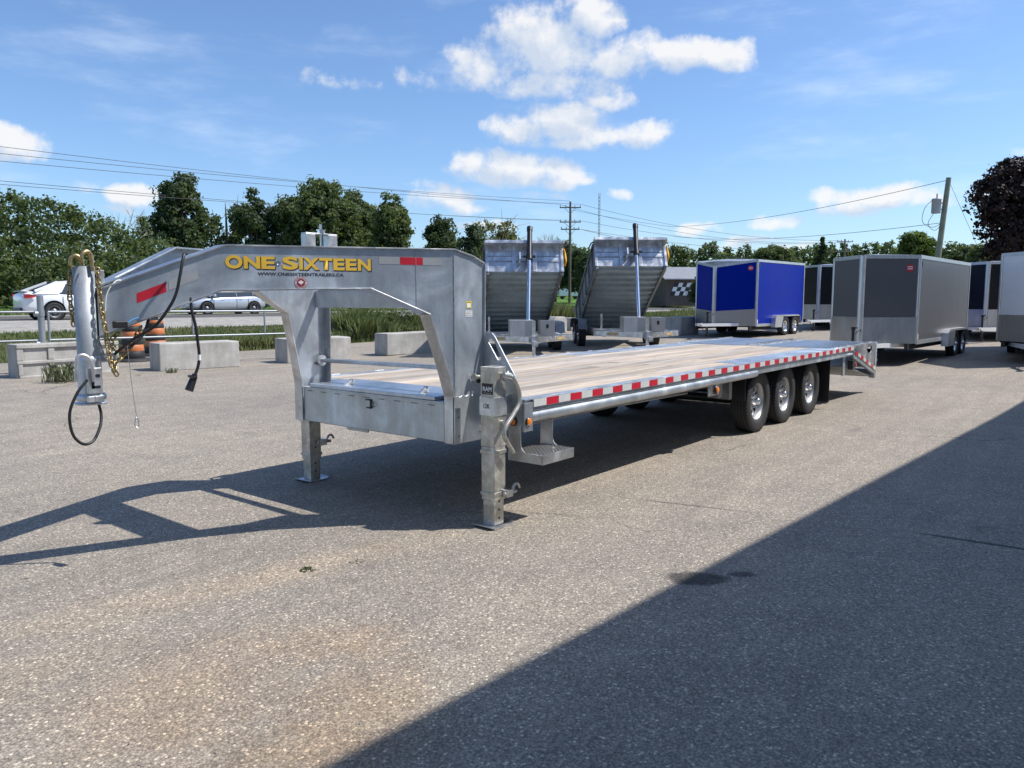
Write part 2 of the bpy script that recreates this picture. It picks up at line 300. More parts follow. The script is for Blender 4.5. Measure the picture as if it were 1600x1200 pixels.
M = dict(
 galv=galvanized('galvanized_steel', .56, .40, .74, 2.4, (.93, 1.0, 1.06), .8), galv_bright=galvanized('galvanized_bright', .58, .36, .85, 4), galv_neck=galvanized('galvanized_plate', .56, .38, .70, 2.6, (.92, 1.0, 1.08), .75),
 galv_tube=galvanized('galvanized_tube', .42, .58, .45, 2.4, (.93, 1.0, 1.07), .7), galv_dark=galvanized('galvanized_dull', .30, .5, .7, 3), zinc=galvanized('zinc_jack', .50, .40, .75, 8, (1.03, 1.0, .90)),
 blue_lid=galvanized('smooth_lid', .60, .34, .85, 1.5, (.92, 1.0, 1.12), .15),
 gold=plain('yellow_zinc', (.43, .33, .16), .4, .85, .35, 30), tape_grey=plain('aged_white_reflector', (.36, .375, .385), .4, .1, .1, 9, coat=.2), rubber=plain('rubber', (.022, .022, .023), .72, 0, .3, 14, bmp=.2),
 cable=plain('black_cable', (.015, .015, .016), .45, 0, .2, 9), black=plain('black_paint', (.016, .016, .018), .35, 0, .2, 5),
 rim=plain('silver_rim', (.40, .41, .43), .42, .8, .12, 14), chrome=plain('chrome', (.8, .8, .82), .12, 1.0, .04, 5),
 red=plain('red_reflector', (.50, .012, .03), .38, 0, .12, 9, coat=.3), white_tape=plain('white_reflector', (.55, .56, .55), .4, 0, .08, 9, coat=.3),
 amber=plain('amber_lens', (.75, .20, .015), .2, 0, .15, 20, coat=.8), red_lens=plain('red_lens', (.45, .02, .02), .2, 0, .15, 20, coat=.8),
 gold_vinyl=plain('gold_vinyl', (.74, .47, .055), .4, 0, .12, 3), black_vinyl=plain('black_vinyl', (.012, .013, .02), .4, 0, .1, 5),
 maroon=plain('maroon_vinyl', (.28, .02, .045), .4, 0, .1, 5), white_vinyl=plain('white_vinyl', (.78, .78, .77), .4, 0, .05, 5), yellow_vinyl=plain('yellow_vinyl', (.72, .60, .05), .4, 0, .05, 5),
 wood=wood('deck_wood'), concrete=concrete('concrete'), tread=treadplate('treadplate'), tread2=treadplate('treadplate_guard', .42),
 asphalt=asphalt('asphalt', 1.36), road=ground_mat('road_asphalt', [(.075, .075, .078), (.10, .10, .103), (.13, .13, .13)], 1.5, .2),
 paint_line=plain('road_paint', (.75, .74, .70), .6, 0, .15, 3), yellow_line=plain('yellow_paint', (.65, .42, .04), .6, 0, .15, 3),
 gravel=ground_mat('gravel', [(.26, .245, .22), (.36, .34, .31), (.46, .44, .40)], 2.5, .7), verge=ground_mat('verge_soil', [(.035, .06, .018), (.065, .085, .03), (.12, .11, .06)], .7),
 field=ground_mat('field_grass', [(.07, .14, .025), (.095, .19, .035), (.13, .21, .05)], .12, .3),
 leaf_dark=foliage('leaf_dark', [(.046, .070, .042), (.066, .096, .052), (.094, .125, .062)]),  # greens lifted and greyed, distance haze put into the colour
 leaf_mid=foliage('leaf_mid', [(.070, .098, .050), (.098, .130, .060), (.132, .165, .074)]),  # blue raised in these greens to stand in for haze
 leaf_light=foliage('leaf_light', [(.07, .11, .025), (.10, .15, .04), (.14, .19, .05)]),
 leaf_birch=foliage('leaf_birch', [(.09, .10, .035), (.14, .15, .06), (.20, .20, .09)]),
 leaf_red=foliage('leaf_red', [(.018, .012, .013), (.028, .016, .016), (.045, .024, .020)], .8, .12),
 weed=foliage('weed', [(.09, .13, .05), (.15, .17, .085), (.27, .25, .16)], .45, .2), bark=plain('bark', (.10, .085, .07), .9, 0, .3, 4, bmp=.5),
 bark_pale=plain('bark_pale', (.38, .36, .33), .85, 0, .25, 4, bmp=.3), pole_wood=plain('pole_wood', (.15, .115, .09), .85, 0, .25, 3, bmp=.3), pole_green=plain('pole_green', (.20, .22, .16), .85, 0, .2, 3, bmp=.3),
 insul=plain('transformer_grey', (.30, .34, .35), .5, 0, .08, 3), wire=plain('wire', (.10, .10, .11), .6, .4, .1, 2),
 blue=plain('blue_panel', (.0015, .018, .27), .30, .0, .05, 1.5, spec=.06), grey_panel=plain('charcoal_panel', (.105, .108, .115), .40, .25, .05, 1.5),
 black_panel=plain('black_panel', (.008, .009, .012), .30, 0, .1, 2, spec=.2), white_panel=plain('white_panel', (.78, .79, .81), .25, 0, .03, 2, coat=.5),
 alu=galvanized('aluminium_trim', .66, .38, .8, 6, grit=.15), alu_skin=galvanized('aluminium_guard', .50, .34, .85, 1.2, grit=.2), underside=plain('underside', (.03, .03, .03), .8, 0, .2, 5),
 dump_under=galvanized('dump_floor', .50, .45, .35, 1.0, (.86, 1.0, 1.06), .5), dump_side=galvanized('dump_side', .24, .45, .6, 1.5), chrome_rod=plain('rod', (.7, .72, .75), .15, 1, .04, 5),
 car_white=plain('white_car_paint', (.78, .79, .80), .2, 0, .03, 2, coat=.9), car_silver=plain('silver_car_paint', (.56, .585, .62), .25, .5, .03, 2, coat=.9),
 glass=glass_mat('car_glass'), drum_orange=plain('drum_orange', (.52, .17, .06), .5, 0, .15, 7), drum_black=plain('drum_black', (.02, .02, .022), .6, 0, .2, 7),
 pipe=plain('gate_pipe', (.30, .325, .34), .5, .6, .12, 6), brown_wall=plain('brown_wall', (.11, .085, .07), .85, 0, .15, 2), roof_grey=plain('roof_grey', (.24, .25, .27), .6, .2, .1, 2),
 siding=plain('siding', (.76, .73, .68), .5, .2, .06, 2), orange_cloth=plain('orange_strap', (.85, .40, .02), .6, 0, .1, 6), sign_blue=plain('sign_blue', (.10, .38, .70), .5, 0, .05, 3),
 hose=plain('rust_label', (.42, .30, .14), .6, 0, .2, 10), mud=plain('dead_grass', (.16, .17, .05), .9, 0, .3, 10),
)

# ------------------------------------------------------------------ mesh helpers
class MB:
    def __init__(s): s.v = []; s.f = []; s.sm = []
    def quadmesh(s, vs, fs, smooth=False):
        o = len(s.v); s.v += [tuple(p) for p in vs]; s.f += [tuple(i+o for i in f) for f in fs]; s.sm += [smooth]*len(fs); return s
    def box(s, x0, y0, z0, x1, y1, z1, T=None):
        P = [Vector(p) for p in ((x0,y0,z0),(x1,y0,z0),(x1,y1,z0),(x0,y1,z0),(x0,y0,z1),(x1,y0,z1),(x1,y1,z1),(x0,y1,z1))]
        if T: P = [T @ p for p in P]
        return s.quadmesh(P, [(0,3,2,1),(4,5,6,7),(0,1,5,4),(1,2,6,5),(2,3,7,6),(3,0,4,7)])
    def cbox(s, c, sz, T=None):
        return s.box(c[0]-sz[0]/2, c[1]-sz[1]/2, c[2]-sz[2]/2, c[0]+sz[0]/2, c[1]+sz[1]/2, c[2]+sz[2]/2, T)
    def bar(s, p0, p1, w, h, up=(0,0,1)):
        p0 = Vector(p0); p1 = Vector(p1); t = (p1-p0).normalized(); u = Vector(up); sd = t.cross(u).normalized(); u = sd.cross(t)
        P = [p + sd*a*w/2 + u*b*h/2 for p in (p0, p1) for a, b in ((-1,-1),(1,-1),(1,1),(-1,1))]
        return s.quadmesh(P, [(0,1,2,3),(7,6,5,4),(0,4,5,1),(1,5,6,2),(2,6,7,3),(3,7,4,0)])
    def plate(s, pts, off):                      # polygon (3d) extruded by off; may be concave
        n = len(pts); off = Vector(off); P = [Vector(p) for p in pts]; o = len(s.v)
        s.v += [tuple(p) for p in P] + [tuple(p+off) for p in P]
        s.f += [tuple(o+i for i in range(n)), tuple(o+n+i for i in reversed(range(n)))]; s.sm += [False]*2
        for i in range(n):
            j = (i+1) % n; s.f.append((o+i, o+n+i, o+n+j, o+j)); s.sm.append(False)
        return s
    def holed(s, outer, inner, off):             # plate whose rim and hole have the same number of points
        n = len(outer); off = Vector(off); o = len(s.v)
        A = [Vector(p) for p in outer]; B = [Vector(p) for p in inner]
        s.v += [tuple(p) for p in A+B] + [tuple(p+off) for p in A+B]
        for i in range(n):
            j = (i+1) % n
            for f in ((i, j, n+j, n+i), (2*n+j, 2*n+i, 3*n+i, 3*n+j), (i, 2*n+i, 2*n+j, j), (n+j, 3*n+j, 3*n+i, n+i)):
                s.f.append(tuple(o+k for k in f)); s.sm.append(False)
        return s
    def ribbon(s, pts, wv, w0, w1, th, side=1):  # flange following pts, its width along wv
        pts = [Vector(p) for p in pts]; wv = Vector(wv).normalized(); n = len(pts); rings = []
        for i, p in enumerate(pts):
            ts = []
            if i > 0: ts.append((p-pts[i-1]).normalized())
            if i < n-1: ts.append((pts[i+1]-p).normalized())
            ns = [t.cross(wv).normalized() for t in ts]; nn = sum(ns, Vector()).normalized()
            k = 1/max(.4, nn.dot(ns[0]))
            q = nn*th*k*side
            rings.append([p+wv*w0, p+wv*w1, p+wv*w1+q, p+wv*w0+q])
        o = len(s.v)
        for r in rings: s.v += [tuple(v) for v in r]
        for i in range(n-1):
            for k in range(4):
                s.f.append((o+4*i+k, o+4*i+(k+1)%4, o+4*i+4+(k+1)%4, o+4*i+4+k)); s.sm.append(False)
        s.f += [(o, o+3, o+2, o+1), (o+4*n-4, o+4*n-3, o+4*n-2, o+4*n-1)]; s.sm += [False]*2
        return s
    def tube(s, pts, r, n=10, closed=False, smoothpath=0, caps=True):
        pts = [Vector(p) for p in pts]
        if smoothpath and len(pts) > 2: pts = catmull(pts, smoothpath, closed)
        m = len(pts); rr = r if isinstance(r, (list, tuple)) else [r]*m
        if len(rr) != m: rr = [rr[0]]*m
        up = None; rings = []
        for i, p in enumerate(pts):
            a = pts[(i-1) % m] if (i > 0 or closed) else p; b = pts[(i+1) % m] if (i < m-1 or closed) else p
            t = (b-a).normalized()
            if up is None:
                up = Vector((0,0,1)) if abs(t.z) < .9 else Vector((1,0,0))
            sd = t.cross(up)
            if sd.length < 1e-5: sd = t.cross(Vector((0,1,0)))
            sd.normalize(); up = sd.cross(t).normalized()
            rings.append([p + (sd*math.cos(2*math.pi*k/n) + up*math.sin(2*math.pi*k/n))*rr[i] for k in range(n)])
        o = len(s.v)
        for q in rings: s.v += [tuple(v) for v in q]
        for i in range(m if closed else m-1):
            j = (i+1) % m
            for k in range(n):
                s.f.append((o+i*n+k, o+i*n+(k+1)%n, o+j*n+(k+1)%n, o+j*n+k)); s.sm.append(True)
        if caps and not closed:
            for q, rev in ((rings[0], True), (rings[-1], False)):
                o2 = len(s.v); s.v += [tuple(v) for v in q]
                f = tuple(o2+k for k in range(n)); s.f.append(tuple(reversed(f)) if rev else f); s.sm.append(False)
        return s
    def cyl(s, p0, p1, r, n=16, r2=None):
        return s.tube([p0, p1], [r, r if r2 is None else r2], n)
    def lathe(s, prof, c, axis=(0,1,0), n=32, smooth=True):   # prof: (radius, along axis)
        ax = Vector(axis).normalized(); u = ax.orthogonal().normalized(); w = ax.cross(u); c = Vector(c); o = len(s.v); m = len(prof)
        for (r, h) in prof:
            for k in range(n):
                a = 2*math.pi*k/n; s.v.append(tuple(c + ax*h + (u*math.cos(a)+w*math.sin(a))*r))
        for i in range(m-1):
            for k in range(n):
                s.f.append((o+i*n+k, o+i*n+(k+1)%n, o+(i+1)*n+(k+1)%n, o+(i+1)*n+k)); s.sm.append(smooth)
        return s
    def build(s, name, mat, parent=None, bevel=0, fixn=True, me_only=False):
        me = bpy.data.meshes.new(name); me.from_pydata(s.v, [], s.f)
        me.polygons.foreach_set('use_smooth', s.sm)
        if fixn:
            bm = bmesh.new(); bm.from_mesh(me); bmesh.ops.recalc_face_normals(bm, faces=bm.faces); bm.to_mesh(me); bm.free()
        me.materials.append(M[mat] if isinstance(mat, str) else mat); me.update()
        if me_only: return me
        return link(name, me, parent, bevel)
def link(name, me, parent=None, bevel=0):
    o = bpy.data.objects.new(name, me); C.objects.link(o)
    if parent is not None: o.parent = parent
    if bevel:
        b = o.modifiers.new('bevel', 'BEVEL'); b.width = bevel; b.segments = 2; b.limit_method = 'ANGLE'; b.angle_limit = R(40)
    return o
def catmull(pts, k, closed=False):
    out = []; n = len(pts)
    rng = range(n) if closed else range(n-1)
    for i in rng:
        p0 = pts[(i-1) % n] if (i > 0 or closed) else pts[0]*2-pts[1]
        p1 = pts[i]; p2 = pts[(i+1) % n]; p3 = pts[(i+2) % n] if (i < n-2 or closed) else pts[-1]*2-pts[-2]
        for j in range(k):
            t = j/k
            out.append(.5*((2*p1) + (p2-p0)*t + (2*p0-5*p1+4*p2-p3)*t*t + (3*p1-p0-3*p2+p3)*t*t*t))
    if not closed: out.append(pts[-1])
    return out
def thing(name, label, cat, loc=(0,0,0), rz=0, group=None):
    o = bpy.data.objects.new(name, None); C.objects.link(o); o.location = loc; o.rotation_euler = (0, 0, rz); o.empty_display_size = .2
    o['label'] = label; o['category'] = cat
    if group: o['group'] = group
    return o
def tag(o, label, cat, group=None):
    o['label'] = label; o['category'] = cat
    if group: o['group'] = group
    return o
def struct(o): o['kind'] = 'structure'; return o
def stuff(o): o['kind'] = 'stuff'; return o
def text_on(name, body, origin, ux, uz, x0, x1, z0, z1, mat, parent, off=0.0, lift=.001, bold=0.0, extrude=.0004):
    """flat lettering fitted to the rectangle x0..x1 by z0..z1 on the plane origin + a*ux + b*uz"""
    cu = bpy.data.curves.new(name, 'FONT'); cu.body = body; cu.size = 1; cu.offset = bold; cu.extrude = 0; cu.resolution_u = 4
    o = bpy.data.objects.new(name, cu); C.objects.link(o)
    dg = bpy.context.evaluated_depsgraph_get(); me = bpy.data.meshes.new_from_object(o.evaluated_get(dg))
    bpy.data.objects.remove(o); bpy.data.curves.remove(cu)
    n = len(me.vertices); co = np.empty(n*3, dtype=np.float32); me.vertices.foreach_get('co', co); co = co.reshape(-1, 3)
    mn = co.min(0); mx = co.max(0)
    ux = Vector(ux).normalized(); uz = Vector(uz).normalized(); nn = ux.cross(uz)
    a = x0 + (co[:,0]-mn[0])/(mx[0]-mn[0])*(x1-x0); b = z0 + (co[:,1]-mn[1])/(mx[1]-mn[1])*(z1-z0)
    U = np.array(ux); W = np.array(uz); Nn = np.array(nn); O = np.array(origin)
    co = O + a[:,None]*U + b[:,None]*W + Nn*lift
    me.vertices.foreach_set('co', co.astype(np.float32).ravel()); me.name = name; me.materials.clear(); me.materials.append(M[mat]); me.update()
    o = bpy.data.objects.new(name, me); C.objects.link(o)
    if parent: o.parent = parent
    return o

# ------------------------------------------------------------------ terrain
def sst(t): t = max(0, min(1, t)); return t*t*(3-2*t)
def wcoord(x, y): return y + .07*(x-8)
def terr(x, y):
    w = wcoord(x, y)
    lot = .018*max(0, min(w, 20)-7) + .022*max(0, min(x, 45)-13)
    if w <= 20: return lot
    if w < 31: return lot + (.95-lot)*sst((w-20)/11)
    if w < 43: return .95
    return .95 + .027*(min(w, 170)-43)
def strip(name, mat, w0, w1, nw, us, dz=0.0):
    mb = MB(); ws = [w0+(w1-w0)*(i/nw) for i in range(nw+1)] if not isinstance(nw, list) else nw
    m = len(ws); vs = []
    for u in us:
        for w in ws:
            y = w-.07*(u-8); vs.append((u, y, terr(u, y)+dz))
    fs = [(i*m+j, (i+1)*m+j, (i+1)*m+j+1, i*m+j+1) for i in range(len(us)-1) for j in range(m-1)]
    mb.quadmesh(vs, fs, True)
    return struct(mb.build(name, mat, fixn=False))
US = [-1500, -600, -200, -80, -40, -20, -10, 0, 6, 13] + [13+2*i for i in range(1, 17)] + [60, 80, 110, 150, 250, 500, 1000, 3000]
strip('parking_lot', 'asphalt', -200, 20, [-1500, -200, -60, -20, 0, 4, 7]+[7+i for i in range(1, 13)]+[20], US)
strip('roadside_verge', 'verge', 20, 26.5, 14, US)
strip('gravel_shoulder', 'gravel', 26.5, 31.5, [26.5, 27.5, 28.5, 29.5, 31, 31.5], US)
strip('road', 'road', 31.5, 41, 4, US)
strip('gravel_shoulder', 'gravel', 41, 43, 2, US)
strip('field', 'field', 43, 3000, [43, 50, 60, 80, 100, 130, 150, 170, 180, 300, 800, 3000], US)
for (w, mat, dw) in ((32.3, 'paint_line', .06), (40.2, 'paint_line', .06), (36.2, 'yellow_line', .05), (36.42, 'yellow_line', .05)):
    strip('road_line', mat, w-dw, w+dw, 1, US, .005)

# ------------------------------------------------------------------ the building whose shade crosses the lot (behind the photographer)
def shade_building():
    t = thing('building', 'pale metal clad building behind the camera casting shade across the asphalt', 'building', (4.64, -1.21, 0), math.atan2(-.86, 13.1))
    H = 6.0
    MB().box(-22, -14, 0, 30, -.12, H-.15).build('wall', 'siding', t)
    MB().box(-22.1, -14.1, H-.15, 30.1, 0, H).build('roof', 'roof_grey', t)
    r = MB()
    for i in range(170): r.box(-22+.3*i+.1, -.12, .1, -22+.3*i+.16, -.095, H-.16)
    stuff(r.build('siding_rib', 'siding', t))
shade_building()

# ------------------------------------------------------------------ the gooseneck trailer
CY = 4.8                                   # its centre line; near side is towards -y
YN, YF = 3.46, 6.14                        # deck edges
ZD = 0.93                                  # deck top
def wheel_parts(r, w, rim_r, hub='chrome', rim='rim', spokes=8):
    """tyre, rim, hub meshes for a wheel whose outer face looks to -y, centre at origin"""
    ty = MB(); h = w/2
    prof = [(rim_r, -h*.72), (rim_r+.012, -h*.86), (rim_r+(r-rim_r)*.35, -h*.99), (rim_r+(r-rim_r)*.7, -h*1.0), (r-.018, -h*.9), (r-.006, -h*.78)]
    for g in (-.5, -.17, .17, .5): prof += [(r, h*(g-.12)), (r-.009, h*(g-.06)), (r-.009, h*(g+.03)), (r, h*(g+.09))]
    prof += [(r-.006, h*.78), (r-.018, h*.9), (rim_r+(r-rim_r)*.6, h), (rim_r, h*.75)]
    ty.lathe(prof, (0,0,0), (0,1,0), 48)
    for k in range(60):                                           # shoulder blocks
        a = 2*math.pi*k/60; T = Matrix.Rotation(a, 4, 'Y')
        ty.box(r-.022, -h*.93, -.007, r-.001, -h*.74, .007, T)
    tyre = ty.build('tyre', 'rubber', me_only=True)
    rm = MB()
    rm.lathe([(rim_r+.006, -h*.80), (rim_r+.006, -h*.70), (rim_r-.012, -h*.66), (rim_r-.022, -h*.4), (rim_r-.03, -h*.1)], (0,0,0), (0,1,0), 40)
    y = -h*.12
    rm.lathe([(.035, y-.035), (.085, y-.030), (.10, y-.012), (.112, y)], (0,0,0), (0,1,0), 32)
    n = spokes*6; r0, r1 = .112, rim_r-.048
    for k in range(n):                                            # spokes between the hand holes
        if k % 6 in (0, 1, 2):
            a0 = 2*math.pi*k/n; a1 = 2*math.pi*(k+1)/n
            rm.quadmesh([(math.cos(a)*q, yy, math.sin(a)*q) for a in (a0, a1) for q, yy in ((r0, y), ((r0+r1)/2, y-.014), (r1, y-.004))], [(0,1,4,3), (1,2,5,4)], True)
    rm.lathe([(r1, y-.004), (r1+.012, y-.012), (rim_r-.03, y+.01)], (0,0,0), (0,1,0), 40)
    for k in range(8):
        a = 2*math.pi*(k+.5)/8; rm.cyl((math.cos(a)*.082, y-.05, math.sin(a)*.082), (math.cos(a)*.082, y-.02, math.sin(a)*.082), .010, 6)
    rime = rm.build('rim', rim, me_only=True)
    hb = MB(); hb.lathe([(0, y-.105), (.03, y-.105), (.042, y-.097), (.047, y-.06), (.052, y-.03)], (0,0,0), (0,1,0), 20)
    hube = hb.build('hub_cap', hub, me_only=True)
    bk = MB(); bk.lathe([(.001, y+.03), (rim_r-.03, y+.032), (rim_r-.028, y+.012)], (0,0,0), (0,1,0), 24)  # black disc added behind the rim so the hand holes look dark
    return tyre, rime, hube, bk.build('dark_backing', 'black', me_only=True)
def add_wheel(meshes, c, parent, flip=False):
    o = link('wheel', meshes[0], parent); o.location = c
    if flip: o.rotation_euler = (0, 0, math.pi)
    for nm, me in zip(('rim', 'hub_cap', 'dark_backing'), meshes[1:]): link(nm, me, o)
    return o
WHEEL = wheel_parts(.395, .235, .232)

def gooseneck():
    t = thing('gooseneck_trailer', 'large galvanized gooseneck flatbed trailer with wood deck and three axles in the foreground', 'trailer', (0, 0, 0))
    def my(p, far): return (p[0], 2*CY-p[1], p[2]) if far else tuple(p)
    yv = lambda x: 4.46 + (x-2.69)*(3.84-4.46)/(4.13-2.69) if x < 4.13 else 3.84
    for far in (False, True):
        s = -1 if far else 1
        nb = MB(); th = .010
        A = [(2.03,1.730),(2.69,2.011),(4.13,2.032),(4.13,.95),(4.120,.96),(4.057,1.197),(3.946,1.56),(3.55,1.739),(2.66,1.720),(2.33,1.575),(2.03,1.445)]
        nb.plate([my((x, yv(x), z), far) for x, z in A], (.004, s*.009, 0))
        Bp = [(4.13,2.032),(4.33,1.992),(4.455,1.945),(4.44,.6),(4.118,.6),(4.118,.95),(4.13,.95)]
        nb.plate([my((x, 3.84, z), far) for x, z in Bp], (0, s*th, 0))
        web = nb.build('neck_beam', 'galv_neck', t)
        fl = MB()
        inn = (0, s, 0)
        fl.ribbon([my((x, yv(x), z), far) for x, z in ((2.03,1.730),(2.69,2.011),(4.13,2.032),(4.33,1.992),(4.455,1.945))], inn, -.018, .10, .010, -1 if not far else -1)
        fl.ribbon([my((x, yv(x), z), far) for x, z in ((2.03,1.445),(2.33,1.575),(2.66,1.720),(3.55,1.739),(3.946,1.56),(4.057,1.197),(4.118,.955),(4.118,.60))], inn, -.012, .095, .010, 1)
        fl.ribbon([my((x, 3.84, z), far) for x, z in ((4.455,1.935),(4.44,.60))], inn, -.018, .09, .010, 1)
        link_f = fl.build('flange', 'galv_bright', web, .0015)
        wd = MB()                                                  # weld beads at the plate seams
        pts = [Vector(my((4.128, 3.84, z), far)) + Vector((0, -s*.001, 0)) for z in np.linspace(.95, 2.02, 60)]
        wd.tube([p+Vector((0.0015*math.sin(i*2.1), 0, 0)) for i, p in enumerate(pts)], .0035, 5)
        pts = [Vector(my((x, 3.838, .951+.004*math.sin(x*90)), far)) for x in np.linspace(4.13, 4.44, 24)]
        wd.tube(pts, .004, 5); wd.tube([Vector(my((x, yv(x)-.001, z), far)) for x, z in ((3.86, 1.60), (3.86, 2.02))], .002, 5)
        wd.build('weld', 'galv_bright', web)
        lo = MB(); lo.box(4.119, (3.836 if not far else 5.76), .602, 4.441, (3.84 if not far else 5.764), .948); lo.build('base_plate', 'galv', web, .001)
    # cross members between the beams
    cm = MB(); cm.box(4.345, 3.855, 1.60, 4.355, 5.745, 1.745); cm.box(4.345, 3.855, 1.745, 4.43, 5.745, 1.753); cm.build('cross_member', 'galv_neck', t, .002)
    cm = MB(); ya_ = yv(3.5)+.02; yb_ = 2*CY-ya_; cm.box(3.50, ya_, 1.80, 3.74, yb_, 1.812); cm.box(3.50, ya_, 1.812, 3.51, yb_, 1.99); cm.box(3.50, ya_, 1.99, 3.74, yb_, 2.0); cm.build('cross_member', 'galv_neck', t, .002)
    # plate closing the nose of the V
    tp = MB(); tp.plate([(2.04, 4.745, 1.742), (2.16, 4.70, 1.792), (2.16, 4.90, 1.792), (2.04, 4.855, 1.742)], (-.003, 0, .008)); tp.build('nose_plate', 'galv', t)
    bp = MB(); bp.plate([(2.04, 4.75, 1.452), (2.20, 4.68, 1.52), (2.20, 4.92, 1.52), (2.04, 4.85, 1.452)], (0, 0, .006)); bp.build('nose_plate', 'galv', t)
    # spare bracket with its stud on top of the neck
    sb = MB(); sb.box(3.50, 4.72, 2.0, 3.585, 4.78, 2.15); sb.box(3.70, 4.72, 2.0, 3.785, 4.78, 2.15); sb.box(3.50, 4.72, 2.150, 3.785, 4.78, 2.158); br = sb.build('bracket', 'galv_bright', t, .003)
    sd = MB(); sd.cyl((3.65, 4.74, 2.05), (3.65, 4.74, 2.225), .009, 8); sd.cyl((3.65, 4.74, 2.158), (3.65, 4.74, 2.178), .028, 6); sd.cyl((3.65, 4.74, 2.178), (3.65, 4.74, 2.185), .035, 12); sd.build('stud', 'chrome', br)
    # toolbox in the foot of the neck
    tb = MB(); x0, x1, y0, y1, z0, z1 = 4.124, 4.62, 3.945, 5.655, .605, .905
    tb.box(x0, y0, z0, x0+.006, y1, z1); tb.box(x1-.006, y0, z0, x1, y1, z1); tb.box(x0, y0, z0, x1, y1, z0+.006); tb.box(x0, y0, z0, x1, y0+.006, z1); tb.box(x0, y1-.006, z0, x1, y1, z1)
    tb.box(x0-.012, y0, z1-.005, x0+.05, y1, z1+.006)
    box = tb.build('toolbox', 'galv', t, .002)
    sl = MB()
    for k in range(9): sl.box(x0-.0065, y0+.1+k*.185, z1-.030, x0-.0055, y0+.17+k*.185, z1-.026)
    sl.build('weld', 'black', box)
    ld = MB(); T = Matrix.Translation((4.14, 4.80, .925)) @ Matrix.Rotation(R(0), 4, 'X')
    ld.cbox((.235, 0, .002), (.51, 1.52, .032), T); lid = ld.build('toolbox_lid', 'blue_lid', t, .006)
    for yy in (4.28, 5.18):
        h = MB(); h.plate([(4.20, yy, .94), (4.30, yy, .94), (4.30, yy, .985), (4.285, yy, .99)], (0, .03, 0)); h.cyl((4.292, yy-.01, .978), (4.292, yy+.04, .978), .014, 8); h.build('lid_latch', 'galv_bright', lid, .002)
    lk = MB(); lk.box(x0-.014, 4.755, .79, x0-.004, 4.765, .865); lk.box(x0-.014, 4.755, .855, x0-.004, 4.82, .865); lk.box(x0-.014, 4.755, .79, x0-.004, 4.81, .80)
    lk.tube([(x0-.012, 4.74, .80), (x0-.012, 4.715, .815), (x0-.012, 4.715, .835), (x0-.012, 4.74, .85)], .003, 6); lk.build('latch', 'black', box)
    tr = MB(); tr.box(4.33, 5.05, .53, 4.345, 5.33, .605); tr.build('bracket', 'galv', t, .002)
    # grab rod
    rd = MB(); rd.cyl((4.37, 3.86, 1.142), (4.37, 5.73, 1.122), .019, 12); rd.cyl((4.37, 5.70, 1.122), (4.37, 5.715, 1.122), .05, 16); rd.build('cross_rod', 'galv', t)
    # rivet heads and bolt holes
    bh = MB()
    for (x, z) in ((4.16, .66), (4.16, .80), (4.40, .66), (4.12+.3, .78)): bh.cyl((x, 3.8295, z), (x, 3.8325, z), .006, 8)
    bh.build('bolt_hole', 'black', t)
    bh = MB(); bh.lathe([(0, 0), (.03, 0)], (4.395, 3.8385, 1.065), (0, 1, 0), 16); bh.build('cable_hole', 'black', t)
    hl = MB(); hl.cyl((4.30, 3.80, 1.09), (4.44, 3.80, 1.09), .018, 10); hl.cyl((4.29, 3.80, 1.09), (4.31, 3.80, 1.09), .028, 10); hl.build('jack_shaft', 'zinc', t)

    # coupler
    c = (1.985, CY)
    cp = MB(); cp.lathe([(.059, 1.30), (.059, 1.86), (.052, 1.86), (.052, 1.30)], (c[0], c[1], 0), (0,0,1), 28); coup = cp.build('coupler_tube', 'galv_tube', t)
    cp = MB(); cp.lathe([(.0661, 1.06), (.066, 1.31), (.064, 1.33), (.059, 1.335)], (c[0], c[1], 0), (0,0,1), 28); cp.lathe([(.078, 1.075), (.084, 1.08), (.084, 1.105), (.078, 1.11)], (c[0], c[1], 0), (0,0,1), 28)
    cp.lathe([(.02, 1.05), (.088, 1.05), (.088, 1.06), (.02, 1.06)], (c[0], c[1], 0), (0,0,1), 28); inner = cp.build('coupler', 'galv', coup)
    lp = MB(); lp.box(c[0]-.05, c[1]-.094, 1.12, c[0]+.03, c[1]-.07, 1.27); lp.box(c[0]-.055, c[1]-.10, 1.07, c[0]+.035, c[1]-.072, 1.105); lp.build('latch_plate', 'galv_bright', coup, .003)
    sl = MB(); sl.box(c[0]-.03, c[1]-.097, 1.215, c[0]+.018, c[1]-.0925, 1.232); sl.box(c[0]-.03, c[1]-.097, 1.15, c[0]+.018, c[1]-.0925, 1.165); sl.box(c[0]-.03, c[1]-.097, 1.15, c[0]-.016, c[1]-.0925, 1.232); sl.build('latch_slot', 'black', coup)
    hd = MB(); hd.tube([(c[0]-.02, c[1]-.10, 1.19), (c[0]-.03, c[1]-.105, 1.30), (c[0]-.06, c[1]-.10, 1.345), (c[0]-.10, c[1]-.09, 1.33), (c[0]-.11, c[1]-.085, 1.20)], .011, 8, smoothpath=6); hd.build('latch_handle', 'galv_bright', coup)
    gs = MB(); gs.plate([(2.045, 4.795, 1.30), (2.09, 4.795, 1.30), (2.045, 4.795, 1.45)], (0, .01, 0)); gs.tube([(2.05, 4.74, 1.33), (2.09, 4.71, 1.35), (2.105, 4.71, 1.30)], .014, 8, smoothpath=4); gs.plate([(2.046, 4.75, 1.84), (2.08, 4.75, 1.84), (2.07, 4.75, 1.44), (2.046, 4.75, 1.44)], (0, .1, 0)); gs.build('gusset', 'galv', coup, .002)
    cap = MB(); cap.lathe([(.0, 1.85), (.052, 1.85)], (c[0], c[1], 0), (0,0,1), 20); cap.build('cap', 'galv_dark', coup)

    # chains: links along a hanging line
    lm = MB(); L0, W0 = .0165, .0105
